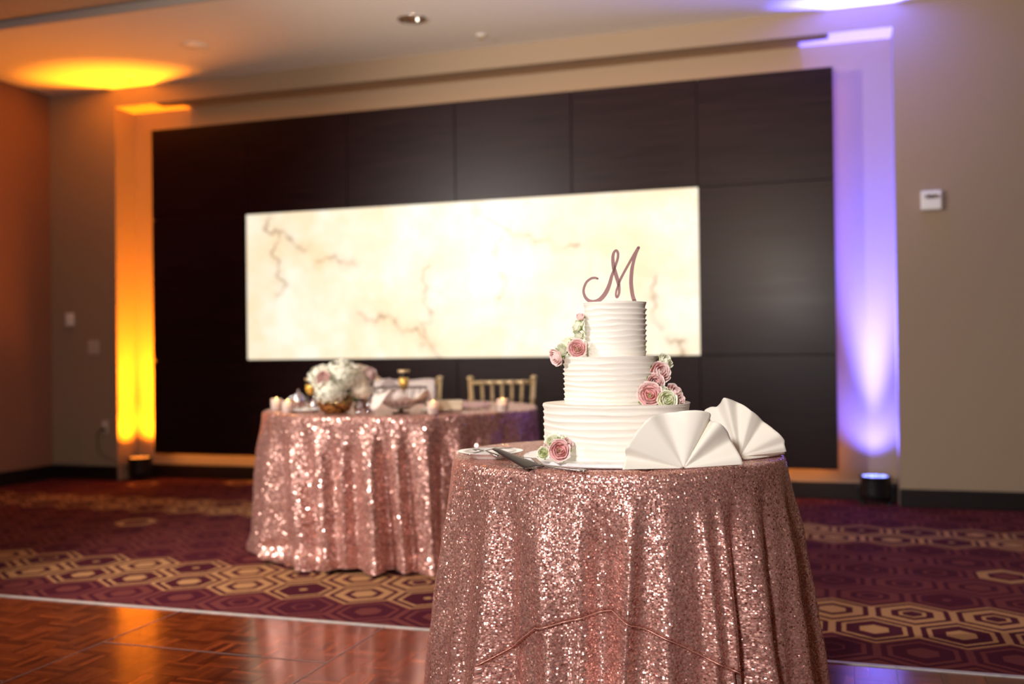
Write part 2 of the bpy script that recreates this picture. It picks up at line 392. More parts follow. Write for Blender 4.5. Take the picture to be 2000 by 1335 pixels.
def polyd(P, line):
    d = np.full(len(P), 9.0)
    for a, b in zip(line[:-1], line[1:]):
        ab = b - a; t = np.clip(((P - a) @ ab) / (ab @ ab), 0, 1); d = np.minimum(d, np.linalg.norm(P - (a + t[:, None] * ab), axis=1))
    return d
xm = (lx0 + lx1) / 2
for s0, s1 in ((lx0, xm-.0008), (xm+.0008, lx1)):
    nx, nz = 220, 140
    xs = np.linspace(s0, s1, nx); zs = np.linspace(lz0, lz1, nz); gx, gz = np.meshgrid(xs, zs)
    P = np.stack([gx.ravel(), gz.ravel()], 1)
    wob = np.stack([.018*np.sin(P[:,1]*31+1.3*np.sin(P[:,0]*23))+.010*np.sin(P[:,1]*77+P[:,0]*30), .018*np.sin(P[:,0]*29+1.7*np.sin(P[:,1]*19))+.010*np.sin(P[:,0]*83)], 1)
    d = np.full(len(P), 9.0)
    for ln in vein3: d = np.minimum(d, polyd(P + wob, ln))
    mod = .55 + .45*np.sin(P[:,0]*17+P[:,1]*23)*np.sin(P[:,0]*9-P[:,1]*13+1)
    v = .8*np.exp(-(d/.009)**2) * np.clip(mod, .05, 1) + .12*np.exp(-(d/.045)**2)
    V = np.stack([gx.ravel()-xm, np.full(gx.size, -.004), gz.ravel()-lz0], 1)
    Fc = [(i*nx+j, i*nx+j+1, (i+1)*nx+j+1, (i+1)*nx+j) for i in range(nz-1) for j in range(nx-1)]
    n0 = len(V)
    V = np.concatenate([V, [[s0-xm, .025, 0], [s1-xm, .025, 0], [s1-xm, .025, lz1-lz0], [s0-xm, .025, lz1-lz0]]])
    c0, c1, c2, c3 = 0, nx-1, nx*nz-1, nx*(nz-1)
    Fc += [(c0, n0, n0+1, c1), (c1, n0+1, n0+2, c2), (c2, n0+2, n0+3, c3), (c3, n0+3, n0, c0), (n0, n0+3, n0+2, n0+1)]
    me = mesh('onyx_slab', V, Fc, M_onyx); A = me.attributes.new('vein', 'FLOAT', 'POINT'); A.data.foreach_set('value', np.concatenate([v, np.zeros(4)]).astype(np.float32))
    add('onyx_slab', me, lb)

# ------------------------------------------------------------------ dance floor
DY1 = 3.47; PW = .904
df = thing('dance_floor', 'dark red parquet dance floor sections with a worn metal edge strip', 'dance floor', (-1.645, DY1, 0))
structure(df)
ox, oy = -1.645, DY1
bw = PW / 7
blk = MB().box((-bw/2+.0006, -bw/2+.0006, 0), (bw/2-.0006, bw/2-.0006, .012)).me('parquet_block', M_parq)
def inview(x, y):
    c_ = M.T @ (np.array([x, y, .012]) - [0, 0, H]); u, v = CX + F*c_[0]/-c_[2], CY - F*c_[1]/-c_[2]
    return -70 < u < 2070 and v < 1420 and not (930 < u < 1540 and v > 1235)
for ci in range(-4, 5):
    x0 = ox + ci * PW; y1 = oy; first = True
    half = (ci % 2 == 1)          # stagger: every other column starts with a half section
    half = (ci in (-1, 1, 3, -3))
    while y1 > -3:
        L = PW/2 if (first and half) else PW
        first = False; y0 = y1 - L
        anyv = y0 < 3.5 and y1 > 2.2
        p = MB().box((x0+.001-ox, y0+.001-oy, .0005), (x0+PW-.001-ox, y1-.001-oy, .0105 if anyv else .012)).obj('floor_section', M_gap if anyv else M_parq, df)
        if anyv:
            ny = int(round(L / bw)); hh = L / ny
            rest = MB()
            for i in range(7):
                for j in range(ny):
                    bx0, by0 = x0 + (i+.5)*bw, y0 + (j+.5)*hh
                    rz = PI/2 * ((i + j) % 2)
                    if inview(bx0, by0):
                        b = add('parquet_block', blk, p, (bx0-ox, by0-oy, .0006), (0, 0, rz)); 
                        if abs(hh - bw) > 1e-4: b.scale = (1, hh/bw, 1) if rz == 0 else (hh/bw, 1, 1)
                    else: rest.box((bx0-bw/2+.0006-ox, by0-hh/2+.0006-oy, .0006), (bx0+bw/2-.0006-ox, by0+hh/2-.0006-oy, .0126))
            if rest.v: tag(rest.obj('parquet_field', M_parq, p), kind='stuff')
        # metal seams on the section's left and lower joints
        if anyv:
            MB().box((x0-.0025-ox, y0-oy, .0125), (x0+.0025-ox, y1-oy, .0138)).obj('section_seam', M_seam, p)
            MB().box((x0-ox, y0-.003-oy, .0125), (x0+PW-ox, y0+.003-oy, .0140)).obj('section_seam', M_seam, p)
        y1 = y0
for ci in range(-4, 5):
    x0 = ox + ci * PW
    P = [(0, 0, 0), (0, .062, 0), (0, .062, .004), (0, .012, .016), (0, 0, .016)]
    V = [(x0+.001-ox, y, z) for _, y, z in P] + [(x0+PW-.001-ox, y, z) for _, y, z in P]
    MB().add(V, [(0,1,2,3,4), (9,8,7,6,5)] + [(i, (i+1) % 5 + 0, (i+1) % 5 + 5, i + 5) for i in range(5)]).obj('edge_strip', M_alu, df)

# ------------------------------------------------------------------ draped cloths
def sm(x, a, b): t = np.clip((x - a) / (b - a), 0, 1); return t * t * (3 - 2 * t)
def drape(name, centre, R, ztop, folds, matl, nphi=900, nz=150, flare=.05, zend=.004, puddle=0.0, tuck=None, seed=1, backn=15, amp=1.0, hemw=0.0):
    rs = np.random.RandomState(seed)
    phi = np.linspace(-PI, PI, nphi, endpoint=False)
    rc = .018; ntop = 24
    rows = []; uvs = []
    ph_n = rs.rand(8) * 6.28
    for i in range(ntop):
        r = (R - rc) * (i / (ntop - 1)); s = r
        zw = .0012*np.sin(phi*3+r*40+1)*(r/R) 
        rows.append((np.full(nphi, max(r, .001)), np.full(nphi, ztop) + zw, np.zeros(nphi))); uvs.append((phi * max(r, .001), np.full(nphi, r)))
    s = R - rc
    for i in range(1, 7):
        a = PI/2 * i / 6; rows.append((np.full(nphi, R - rc + rc*math.sin(a)), np.full(nphi, ztop - rc + rc*math.cos(a)), np.zeros(nphi)))
        uvs.append((phi * R, np.full(nphi, s + rc * a)))
    s += rc * PI/2
    zs = ztop - rc - np.linspace(0, 1, nz)[1:] ** 1.0 * (ztop - rc - zend)
    for z in zs:
        t = (ztop - z) / ztop
        d = np.zeros(nphi)
        for f in folds:
            p0, p1, w_, a_ = f[:4]; tc = f[4] if len(f) > 4 else 0
            pc = p0 + (p1 - p0) * t; dd = (phi - pc + PI) % (2*PI) - PI
            d += a_ * np.exp(-(dd / w_) ** 2) * sm(t, .02 + tc, .30 + tc)
        back = sm(np.abs(phi), 1.45, 1.8)
        d += back * .03 * np.sin(phi * backn) * sm(t, .02, .5)
        d += .004*np.sin(phi*21+ph_n[0]+t*2)*sm(t,.05,.6) + .0025*np.sin(phi*47+ph_n[1]-t*3)*sm(t,.1,.8) + .0012*np.sin(phi*9+t*26+ph_n[2]) * sm(t, .1, .4)
        d *= amp
        d *= (.55 + .65 * t)
        r = R + flare * t + d
        if puddle:
            q = sm(t, .86, 1.0); r = r + puddle * q * (.6 + .5*np.sin(phi*7+ph_n[3]) + .35*np.sin(phi*17+ph_n[4]))
            r += .012*np.sin(t*38+phi*6+2*np.sin(phi*3+ph_n[5]))*sm(t, .80, .95)*(.5+.5*np.sin(phi*4+ph_n[6]))
        zz = np.full(nphi, z)
        if hemw: zz = zz + hemw * sm(t, .8, 1.0) * (.5 + .5*np.sin(phi*13+ph_n[6])*np.sin(phi*5+ph_n[7]))
        if tuck is not None:
            zl = np.interp(phi, tuck[0], tuck[1], left=-1, right=-1); st = sm(zl - zz, -.006, .006)
            r = r - .020 * st + .026 * st * sm(zl - zz, .05, .3)
        rows.append((r, zz, d)); s += (zs[0]-zs[1]); uvs.append((phi * R, np.full(nphi, s)))
    cc = np.array(centre)
    V = []; UV = []
    for (r, z, _), (u, v) in zip(rows, uvs):
        V.append(cc[None, :] * [1, 1, 0] + (r*np.cos(phi))[:, None] * (-FV)[None, :] + (r*np.sin(phi))[:, None] * RV[None, :] + z[:, None] * UP[None, :])
        UV.append(np.stack([u, v], 1))
    V = np.concatenate(V) - cc * [1, 1, 0]; UV = np.concatenate(UV)
    nr = len(rows); i, j = np.meshgrid(np.arange(nr-1), np.arange(nphi), indexing='ij'); j2 = (j+1) % nphi
    Fc = np.stack([i*nphi+j, (i+1)*nphi+j, (i+1)*nphi+j2, i*nphi+j2], -1).reshape(-1, 4)
    me = mesh(name, V, Fc, matl, True, UV)
    o = add(name, me, None, (cc[0], cc[1], 0)); 
    return o, rows, phi
ZT = .747
nearA = on(1205, 921, 2, ZT); dirA = nearA[:2] / np.linalg.norm(nearA[:2]); RA = .483
cA = np.array([*(nearA[:2] + dirA * RA), 0])
def pA(x, k_=322.0): return math.asin(max(-1, min(1, (x - 1212) / k_)))
foldsA = [(pA(902), pA(905), .07, .022), (pA(935), pA(945), .06, -.020), (pA(975), pA(985), .055, .026), (pA(1008), pA(1015), .045, -.022),
          (pA(1045), pA(1095), .060, .020), (pA(1118), pA(1128), .045, .006), (pA(1150), pA(1158), .075, -.036), (pA(1206), pA(1172), .042, .034), (pA(1262), pA(1240), .07, .016),
          (pA(1318), pA(1324), .035, .020), (pA(1350), pA(1352), .022, .014), (pA(1376), pA(1378), .040, -.030), (pA(1412), pA(1408), .05, .018), (pA(1442), pA(1432), .045, -.022),
          (pA(1478), pA(1478), .06, .022), (pA(1500), pA(1502), .05, -.016), (pA(1522), pA(1528), .09, .024)]
tuckpx = [(968, 1278), (1000, 1252), (1030, 1226), (1046, 1212), (1100, 1200), (1165, 1186), (1200, 1208), (1260, 1238), (1320, 1275), (1372, 1302)]
dN = float(M[:, 2] @ -(np.array([*nearA[:2], H]) - [0, 0, H]))
tp = np.array([[pA(x, 345), H - (y - 682) * (dN + (1 - math.cos(pA(x, 345))) * RA) / F] for x, y in tuckpx])
clothA, rowsA, phiA = drape('tablecloth', cA, RA, ZT, foldsA, M_seqA, 1000, 170, .085, .004, tuck=(tp[:, 0], tp[:, 1]), seed=3, amp=1.25)
tag(clothA, 'rose gold sequin cloth with deep folds on the small round cake table', 'tablecloth')
# the stitched hem that runs across the front of the cloth
hp = []
zrow = np.array([r[1][0] for r in rowsA])
for p, z in zip(np.interp(np.linspace(0, 1, 240), np.linspace(0, 1, len(tp)), tp[:, 0]), np.interp(np.linspace(0, 1, 240), np.linspace(0, 1, len(tp)), tp[:, 1])):
    ji = int(round((p + PI) / (2*PI) * len(phiA))) % len(phiA); ri = int(np.argmin(np.abs(zrow[31:] - (z + .008)))) + 31; r = rowsA[ri][0][ji] + .001
    hp.append((-FV * r * math.cos(p) + RV * r * math.sin(p) + UP * z))
MB().tube(hp, .0012, 6).obj('stitched_hem', M_hem, clothA, True)

cB = None
nearB = on(785, 812, 2, ZT); dirB = nearB[:2] / np.linalg.norm(nearB[:2]); RB = .745
cB = np.array([*(nearB[:2] + dirB * RB), 0])
def pB(x): return math.asin(max(-1, min(1, (x - 783) / 275.0)))
foldsB = []
for xt, xb, wd, am in [(522,515,.10,.035),(545,540,.05,-.03),(562,560,.05,.035),(580,590,.05,-.03),(605,640,.06,.04),(628,668,.045,-.035),(655,690,.055,.04),(682,700,.045,-.04),
                       (705,712,.04,.02),(720,735,.05,-.04),(750,768,.06,.045),(778,792,.04,-.045),(800,815,.045,.03),(815,832,.035,-.03),(850,862,.055,.05),(882,880,.05,-.05),
                       (910,912,.05,.03),(935,935,.05,-.03),(962,962,.05,.03),(990,990,.05,-.03),(1015,1015,.06,.035),(1040,1040,.07,-.02)]:
    foldsB.append((pB(xt), pB(xb), wd, am * .8))
clothB, _, _ = drape('tablecloth', cB, RB, ZT, foldsB, M_seqB, 1100, 150, .03, .006, puddle=.022, seed=5, hemw=.022, backn=19, amp=1.25)
tag(clothB, 'rose gold sequin cloth puddling on the carpet around the large sweetheart table', 'tablecloth')
# the tables beneath
for c_, R, lab in ((cA, RA-.006, 'small round table under the sequin cloth that carries the cake'), (cB, RB-.006, 'large round table under the sequin cloth that carries candles and bouquet')):
    t = thing('round_table', lab, 'table', (c_[0], c_[1], 0))
    MB().lathe([(.01, ZT-.032), (R-.02, ZT-.032), (R-.016, ZT-.028), (R-.016, ZT-.010), (R-.02, ZT-.006), (.01, ZT-.006)], 64).obj('tabletop', M_base, t)
    for q in range(4):
        a = PI/4 + q*PI/2; x, y = .62*R*math.cos(a), .62*R*math.sin(a)
        MB().tube([(x, y, .001), (x*.98, y*.98, ZT-.03)], .014, 8).obj('leg', M_black, t)

# ------------------------------------------------------------------ cake
dc = float(M[:, 2] @ -(np.array([cA[0], cA[1], 0]) * [1, 1, 0])) 
CD = 2.80                                   # depth of the cake's axis
ax0 = atd(1203, 780, CD); cake_xy = ax0[:2]
def zat(y, x=1203, d=CD): return atd(x, y, d)[2]
def rpx(px, d=CD): return px * d / F
ZBRD = ZT + .0015; ZB1 = ZBRD + .011
# board with a scalloped foil edge
nb = 360; V = []; Fc = []
def brd(a): return .258 + .0016 * abs(math.sin(a * 18)) 
prof = [(.02, 0), (.985, 0), (1.0, .003), (1.0, .0095), (.99, .011), (.02, .011)]
for fr, z in prof:
    for i in range(nb):
        a = 2*PI*i/nb; r = brd(a)*fr; V.append((r*math.cos(a), r*math.sin(a), z))
for j in range(len(prof)-1):
    for i in range(nb): i2 = (i+1) % nb; Fc.append((j*nb+i, j*nb+i2, (j+1)*nb+i2, (j+1)*nb+i))
Fc.append(tuple(reversed(range(nb)))); Fc.append(tuple(range((len(prof)-1)*nb, len(prof)*nb)))
board = add('cake_board', mesh('cake_board', V, Fc, M_board), None, (cake_xy[0], cake_xy[1], ZBRD)); tag(board, 'round white foil cake board with crimped edge under the cake', 'cake board')
cake = thing('wedding_cake', 'three tier ivory buttercream wedding cake with combed ridges', 'cake', (cake_xy[0], cake_xy[1], ZB1))
def tier(R, z0, z1, n, seed, off=(0, 0)):
    rs = np.random.RandomState(seed); nt, nz = 300, n * 11
    th = np.linspace(0, 2*PI, nt, endpoint=False); pr = rs.rand(40) * 6.28
    V = []
    for j in range(nz + 1):
        u = j / nz
        warp = .10*np.sin(th*2+pr[0]+u*5) + .05*np.sin(th*5+pr[1]+u*11) + .035*np.sin(th*9+pr[2]+u*23) + .10*np.sin(th+pr[3])
        ph = u * n + warp * sm(np.array(u), 0, .1) * (1 - sm(np.array(u), .93, 1.0)); fr = ph - np.floor(ph)
        kk = np.floor(ph)
        am = .0040 * (1 + .35*np.sin(kk*12.9+th*1.0+pr[4]) + .25*np.sin(th*3+kk*4.1+pr[5]))
        saw = np.where(fr < .80, (fr / .80) ** 1.8, 1 - ((fr - .80) / .20) ** .7)      # lip at the upper side of each comb stroke
        e = sm(np.array(u), 0, .02) 
        r = R - .004 + am * saw - .006 * (1 - e) * 0
        if u > .985: r = R + .0 * r + .0005*np.sin(th*7)
        V.append(np.stack([off[0] + r*np.cos(th), off[1] + r*np.sin(th), np.full(nt, z0 + (z1 - z0) * u)], 1))
    for fr_, dz in ((.985, .0012), (.95, .0008), (.6, .0), (.02, .0004)):
        V.append(np.stack([off[0] + R*fr_*np.cos(th), off[1] + R*fr_*np.sin(th), np.full(nt, z1 + dz) + .0006*np.sin(th*4)], 1))
    V = np.concatenate(V); nr = len(V) // nt
    i, j = np.meshgrid(np.arange(nr-1), np.arange(nt), indexing='ij'); j2 = (j+1) % nt
    Fc = [tuple(f) for f in np.stack([i*nt+j, i*nt+j2, (i+1)*nt+j2, (i+1)*nt+j], -1).reshape(-1, 4)] + [tuple(reversed(range(nt))), tuple(range((nr-1)*nt, nr*nt))]
    return add('cake_tier', mesh('cake_tier', V, Fc, M_butter, True), cake)
zt1, zt2, zt3 = zat(786), zat(696), zat(591)
R1, R2, R3 = rpx(143), rpx(92), rpx(61.5)
o2 = RV[:2] * rpx(-10)
tier(R1, 0, zt1-ZB1, 8, 1); tier(R2, zt1-ZB1, zt2-ZB1, 9, 2, o2); tier(R3, zt2-ZB1, zt3-ZB1, 10, 3)

# topper: letter M cut from a flat sheet, traced strokes
def smoothline(P, n=10):
    P = np.array(P, float); out = []
    Q = np.vstack([2*P[0]-P[1], P, 2*P[-1]-P[-2]])
    for i in range(1, len(Q)-2):
        p0, p1, p2, p3 = Q[i-1], Q[i], Q[i+1], Q[i+2]
        for t in np.linspace(0, 1, n, endpoint=False):
            out.append(.5*((2*p1)+(-p0+p2)*t+(2*p0-5*p1+4*p2-p3)*t*t+(-p0+3*p1-3*p2+p3)*t**3))
    out.append(Q[-2]); return np.array(out)
S1 = [(452,705,36),(400,690,42),(330,702,44),(250,762,46),(205,850,46),(188,935,46),(205,1015,50),(245,1080,56),(310,1125,62),(400,1130,66),(490,1095,78),(565,1020,82),(625,925,78),(675,800,68),(712,660,58),
      (745,570,50),(790,440,46),(822,340,46),(832,250,46),(815,195,46),(785,182,44),(752,225,50),(735,300,58),(738,400,66),(757,520,72),(797,650,70),(838,790,64),(852,900,50),(848,985,44),(815,1050,44),(792,1015,36),
      (800,930,36),(828,850,40),(870,730,46),(950,575,46),(1050,395,46),(1140,240,50),(1212,128,56)]
S2 = [(1210,135,52),(1165,240,52),(1120,385,56),(1088,550,66),(1074,750,70),(1084,900,70),(1106,1030,70),(1135,1118,72)]
topper = MB(); CDT = CD - .005
for S in (S1, S2):
    L = smoothline(S, 7)
    T = np.gradient(L[:, :2], axis=0); T /= np.linalg.norm(T, axis=1)[:, None] + 1e-9; Nn = np.stack([-T[:, 1], T[:, 0]], 1)
    e = 1.3 if S is S2 else 0
    for sgn in (1,):
        Lp = L[:, :2] + Nn * L[:, 2:3] / 2; Rp = L[:, :2] - Nn * L[:, 2:3] / 2
    def toW(p, dz): 
        q = atd(1120 + p[0] / 9.5375, 470 + p[1] / 9.5375, CDT); return q + (-FV) * dz
    n = len(L); f0, f1 = .0022, -.0022
    if S is S2: f0, f1 = .0020, -.0020
    V = [toW(p, f0) for p in Lp] + [toW(p, f0) for p in Rp] + [toW(p, f1) for p in Lp] + [toW(p, f1) for p in Rp]
    Fc = []
    for i in range(n-1):
        Fc += [(i, i+1, n+i+1, n+i), (2*n+i+1, 2*n+i, 3*n+i, 3*n+i+1), (i+1, i, 2*n+i, 2*n+i+1), (n+i, n+i+1, 3*n+i+1, 3*n+i)]
    Fc += [(0, n, 3*n, 2*n), (n-1, 3*n-1, 4*n-1, 2*n-1)]
    topper.add(V, Fc)
    # rounded ends
    for idx in (0, n-1):
        c0 = L[idx]; ring = [(c0[0] + c0[2]/2*math.cos(a), c0[1] + c0[2]/2*math.sin(a)) for a in np.linspace(0, 2*PI, 14, endpoint=False)]
        topper.add([toW(p, f0) for p in ring] + [toW(p, f1) for p in ring], [tuple(range(14)), tuple(reversed(range(14, 28)))] + [(i, 14+i, 14+(i+1) % 14, (i+1) % 14) for i in range(14)])
# two spikes that hold it in the cake
for px_ in ((1162, 588), (1238, 585)):
    q = atd(*px_, CDT); topper.box((q[0]-.003, q[1]-.0015, zt3-.02), (q[0]+.003, q[1]+.0015, q[2]+.004))
V = np.array(topper.v); org = np.array([cake_xy[0], cake_xy[1], zt3]); topper.v = [tuple(p) for p in V - org]
tag(topper.obj('cake_topper', M_topper, loc=org), 'dusty rose script letter M standing on the top cake tier', 'cake topper')

# ------------------------------------------------------------------ roses
def petal(kind, Rr, hgt, wid, neck, curl, seed):
    nu, nv = 9, 8; V = []; UV = []
    for j in range(nv):
        v = j / (nv - 1)
        for i in range(nu):
            u = i / (nu - 1) * 2 - 1
            a = u * wid * (.45 + .55*math.sin(min(1, v*1.3) * PI/2)) * (1 - .22 * max(0, v - .75) / .25)
            belly = math.sin(min(1.0, v * 1.5) * PI/2) ** .8                 # swells fast, then stands
            r = Rr * (.12 + .88 * belly) * (1 - neck * max(0, v - .45)) + curl * max(0, v - .72) ** 1.5 * 2.2 + .035*math.sin(4*u+seed*2)*v + .05*u*Rr
            z = hgt * v * (1 - .16 * u*u*v) - curl * .9 * max(0, v - .86)
            V.append((r*math.cos(a), r*math.sin(a), z)); UV.append((u*.5+.5, v))
    Fc = [(j*nu+i, j*nu+i+1, (j+1)*nu+i+1, (j+1)*nu+i) for j in range(nv-1) for i in range(nu-1)]
    return mesh('petal', V, Fc, M_pet[kind], True, UV)
PET = {}
for kd in M_pet:
    PET[kd] = [petal(kd, .20, .98, 1.5, .3, .0, 1), petal(kd, .38, 1.0, 1.15, .35, .08, 2), petal(kd, .58, .98, .95, .30, .14, 3), petal(kd, .76, .90, .85, .20, .26, 4), petal(kd, .90, .76, .80, .05, .42, 5)]
sv = MB()
for q in range(5):
    a = q * 2*PI/5; ca, sa = math.cos(a), math.sin(a)
    P = [[(.10*ca+.08*sa*s_, .10*sa-.08*ca*s_, -.05), (.62*ca+.24*sa*s_, .62*sa-.24*ca*s_, .06), (.98*ca+.16*sa*s_, .98*sa-.16*ca*s_, .24), (1.12*ca+.02*sa*s_, 1.12*sa-.02*ca*s_, .52)] for s_ in (-1, 0, 1)]
    sv.grid(np.array(P))
sv.lathe([(.03, -.45), (.06, -.2), (.22, -.12), (.30, .02), (.2, .1)], 10)
CALYX = sv.me('calyx', M_leaf, True)
def rose(loc, size, face, kind, label, openness=1.0, group=None, name=None, cat='rose', rings=4, seed=0):
    t = thing(name or 'rose', label, cat, loc, 0, group)
    t.rotation_euler = Vector(face).to_track_quat('Z', 'Y').to_euler(); t.scale = (size, size, size * 1.0)
    rs = np.random.RandomState(seed)
    for ri, cnt in list(enumerate((2, 3, 4, 5, 5)))[:rings + 1]:
        for q in range(cnt):
            o = add('petal', PET[kind][ri], t, (0, 0, -.02*ri), (0, 0, q*2*PI/cnt + ri*.9 + rs.rand()*.4))
            s_ = 1 + .1*(rs.rand()-.5); o.scale = (s_*openness, s_*openness, s_ * (1.0 if openness > .8 else 1.15))
    add('calyx', CALYX, t, (0, 0, 0)).scale = (openness, openness, 1)
    return t
CF = -FV
def facing(rx, up_, fw): v = RV*rx + UP*up_ + CF*fw; return tuple(v / np.linalg.norm(v))
G1, G2, G3 = 'roses climbing the top tier', 'roses cascading to the bottom tier', 'roses on the cake board'
def R_(x, y, d, pr, face, kind, label, op=1.0, grp=None, rings=4, seed=0, nm=None):
    s_ = rpx(pr * 1.22, CD + d); p = atd(x, y, CD + d) - np.array(face) * s_ * .45
    return rose(p, s_, face, kind, label, op, grp, nm or ('pink_rose' if kind == 'pink' else 'green_rose'), 'rose', rings, seed)
# left of the top tier
R_(1134, 620, -.02, 11, facing(-.3, .8, .4), 'pink', 'small pink rosebud, topmost flower beside the top cake tier', .8, G1, 3, 1)
R_(1128, 637, -.02, 15, facing(-.75, .55, .2), 'green', 'pale green rose with pointed sepals below the topmost pink bud', .85, G1, 4, 2)
R_(1131, 657, -.025, 12, facing(-.5, .6, .5), 'green', 'pale green bud directly above the pink rose on the middle tier', .75, G1, 3, 3)
R_(1118, 661, -.02, 6, facing(-.5, .7, .3), 'green', 'tiny yellow green bud squeezed between two roses beside top tier', .7, G1, 2, 4)
R_(1107, 668, -.01, 13, facing(-.5, .7, .3), 'green', 'white green rose with blush tips behind the striped green bud', .9, G1, 4, 5)
R_(1127, 680, -.05, 16, facing(-.2, .25, .95), 'pink', 'open pink rose lying on the middle tier ledge against top tier', 1.0, G1, 4, 6)
R_(1098, 684, -.035, 15, facing(-.45, .45, .7), 'green', 'striped pale green bud at the ledge edge of the middle tier', .8, G1, 4, 7)
R_(1086, 697, -.03, 15, facing(-.75, -.35, .45), 'pink', 'pale pink rose hanging over the ledge of the middle tier', 1.0, G1, 4, 8)
# right of the middle tier
R_(1300, 705, -.06, 15, facing(.55, .55, .6), 'green', 'pale green rose with dark sepals atop the cascade beside middle tier', .9, G2, 4, 9)
R_(1290, 727, -.09, 18, facing(.35, .2, .9), 'pink', 'open pink rose right below the top green rose of the cascade', 1.0, G2, 4, 10)
R_(1280, 747, -.105, 15, facing(.1, .1, 1), 'pink', 'smaller pink rose in the middle of the cascade', 1.0, G2, 4, 11)
R_(1269, 770, -.12, 19, facing(-.15, .2, .95), 'pink', 'large pink rose resting on the bottom tier beside middle tier', 1.05, G2, 4, 12)
R_(1297, 762, -.11, 10, facing(.2, .6, .7), 'green', 'small yellow green bud between the pink roses of the cascade', .8, G2, 3, 13)
R_(1318, 768, -.085, 17, facing(.5, .45, .6), 'pink', 'ruffled pink rose at the outer side of the cascade', 1.0, G2, 4, 14)
R_(1326, 782, -.10, 13, facing(.6, .1, .7), 'pink', 'pink rose lying on the bottom tier rim, lowest of the pink cascade', 1.0, G2, 4, 15)
R_(1303, 781, -.135, 17, facing(.1, .15, 1), 'green', 'open pale green rose overhanging the bottom tier rim', .95, G2, 4, 16)
# on the board, front left
R_(1081, 860, -.185, 14, facing(-.2, .6, .6), 'green', 'cream green rose behind the pink rose on the cake board', 1.0, G3, 4, 17)
R_(1099, 856, -.19, 8, facing(.1, .8, .4), 'green', 'tiny yellow green bud above the pink rose on cake board', .8, G3, 2, 18)
R_(1108, 866, -.195, 11, facing(.5, .5, .7), 'pink', 'pale pink rose half hidden behind the open pink rose on board', 1.0, G3, 4, 19)
R_(1068, 872, -.185, 9, facing(-.5, .5, .6), 'pink', 'small pink bud beside the green bud on the cake board', .9, G3, 3, 20)
R_(1061, 884, -.215, 12, facing(-.25, .25, .9), 'green', 'closed pale green bud lying on the cake board', .85, G3, 4, 21)
R_(1093, 879, -.225, 18, facing(.0, .15, 1), 'pink', 'wide open pink rose with deep centre on the cake board', 1.0, G3, 4, 22)

# ------------------------------------------------------------------ fan folded napkins
def fan(apex_px, dep_z, rays, scale_px, lean, sag, turn, label, base_pts, crease=None):
    ap = on(apex_px[0], apex_px[1], 2, dep_z); d0 = float(M[:, 2] @ -(ap - [0, 0, H]))
    kk = d0 / F * scale_px
    t = thing('napkin', label, 'napkin', (ap[0], ap[1], ZT+.0015))
    A = np.array(rays, float); n = 170
    aa = np.linspace(A[0, 0], A[-1, 0], n)
    ln = np.interp(aa, A[:, 0], A[:, 1]); dp = np.interp(aa, A[:, 0], A[:, 2])
    ker = np.hanning(19)[1:-1]; ker /= ker.sum(); dp = np.convolve(np.pad(dp, 8, mode='edge'), ker, 'valid')
    ker = np.hanning(9)[1:-1]; ker /= ker.sum(); ln = np.convolve(np.pad(ln, 3, mode='edge'), ker, 'valid')
    if crease:
        dp += crease[1] * np.exp(-((aa - crease[0]) / 2.2) ** 2)
    rows = []
    for s_ in np.linspace(0.02, 1, 26):
        a = np.radians(aa); L_ = ln * kk * s_
        depth = dp * .01 * s_ ** 1.15
        up_ = L_ * np.sin(a); back = lean * up_ + sag * s_ * s_ * np.sin(a)
        P = (L_ * np.cos(a))[:, None] * RV + up_[:, None] * UP + (depth - back - turn * L_ * np.cos(a))[:, None] * CF
        P[:, 2] = np.maximum(P[:, 2] + (dep_z - ZT - .0015), .0025)
        rows.append(P)
    o = MB().grid(np.array(rows)).obj('fan_pleats', M_napkin, t, True)
    m_ = o.modifiers.new('sub', 'SOLIDIFY'); m_.thickness = .0016; m_.offset = 0
    for bi, B in enumerate(base_pts):      # folded layers under the fan: strips with thickness
        Q = []
        for x, y, dz, wdt in B:
            p = on(x, y, 2, ZT+.0015) ; p = p - np.array([ap[0], ap[1], ZT+.0015]); Q.append((p, dz, wdt))
        rws = []
        for q in np.linspace(0, 1, 9):
            rws.append([p + (-CF) * wdt * q + UP * (.002 + dz * math.sin(PI * min(1, q*1.0) * .5) + .004*q) for p, dz, wdt in Q])
        P = np.array(rws); 
        # smooth along the strip
        Lx = [smoothline(r, 6) for r in P]
        o = MB().grid(np.array(Lx)).obj('base_fold', M_napkin, t, True); m_ = o.modifiers.new('sub', 'SOLIDIFY'); m_.thickness = .003; m_.offset = 1
    return t
raysF = [(2,640,1.8),(8,625,2.6),(14,612,1.6),(25,606,-2.4),(36,614,.2),(48,608,3.0),(54,598,3.0),(57.5,560,1.2),(59.5,600,1.0),(62,645,1.8),(72,630,3.2),(84,608,2.6),(97,588,.4),(108,602,-1.2),(116,625,-.2),(122.7,650,1.6),
         (134,640,.8),(148,640,.6),(157,660,2.0),(160.5,668,1.8),(166,630,-2.0),(172,640,.2),(178,665,2.4)]
fan((1335, 914), ZT+.003, raysF, 1/5.556*1.04, .07, .0, .25, 'ivory napkin folded into a fan, lying before the cake', [[(1218,913,.004,.06),(1240,916,.003,.06),(1262,918,.012,.05),(1285,915,.002,.05),(1340,912,.002,.05),(1400,909,.002,.05),(1444,907,.004,.05)]], (58.3, -2.2))
raysG = [(4,520,-.2),(10,505,1.2),(14,505,.6),(17.4,519,1.2),(27,492,2.2),(36,470,1.4),(51.6,459,-1.4),(62,472,.8),(75,500,2.4),(84,548,.8),(90,572,-.6),(97,608,.8),(104.7,651,1.8),(106.5,600,-.5),(112,560,-2.4),(117,588,-2.8),(124,594,-3.4),(131,560,-4.5)]
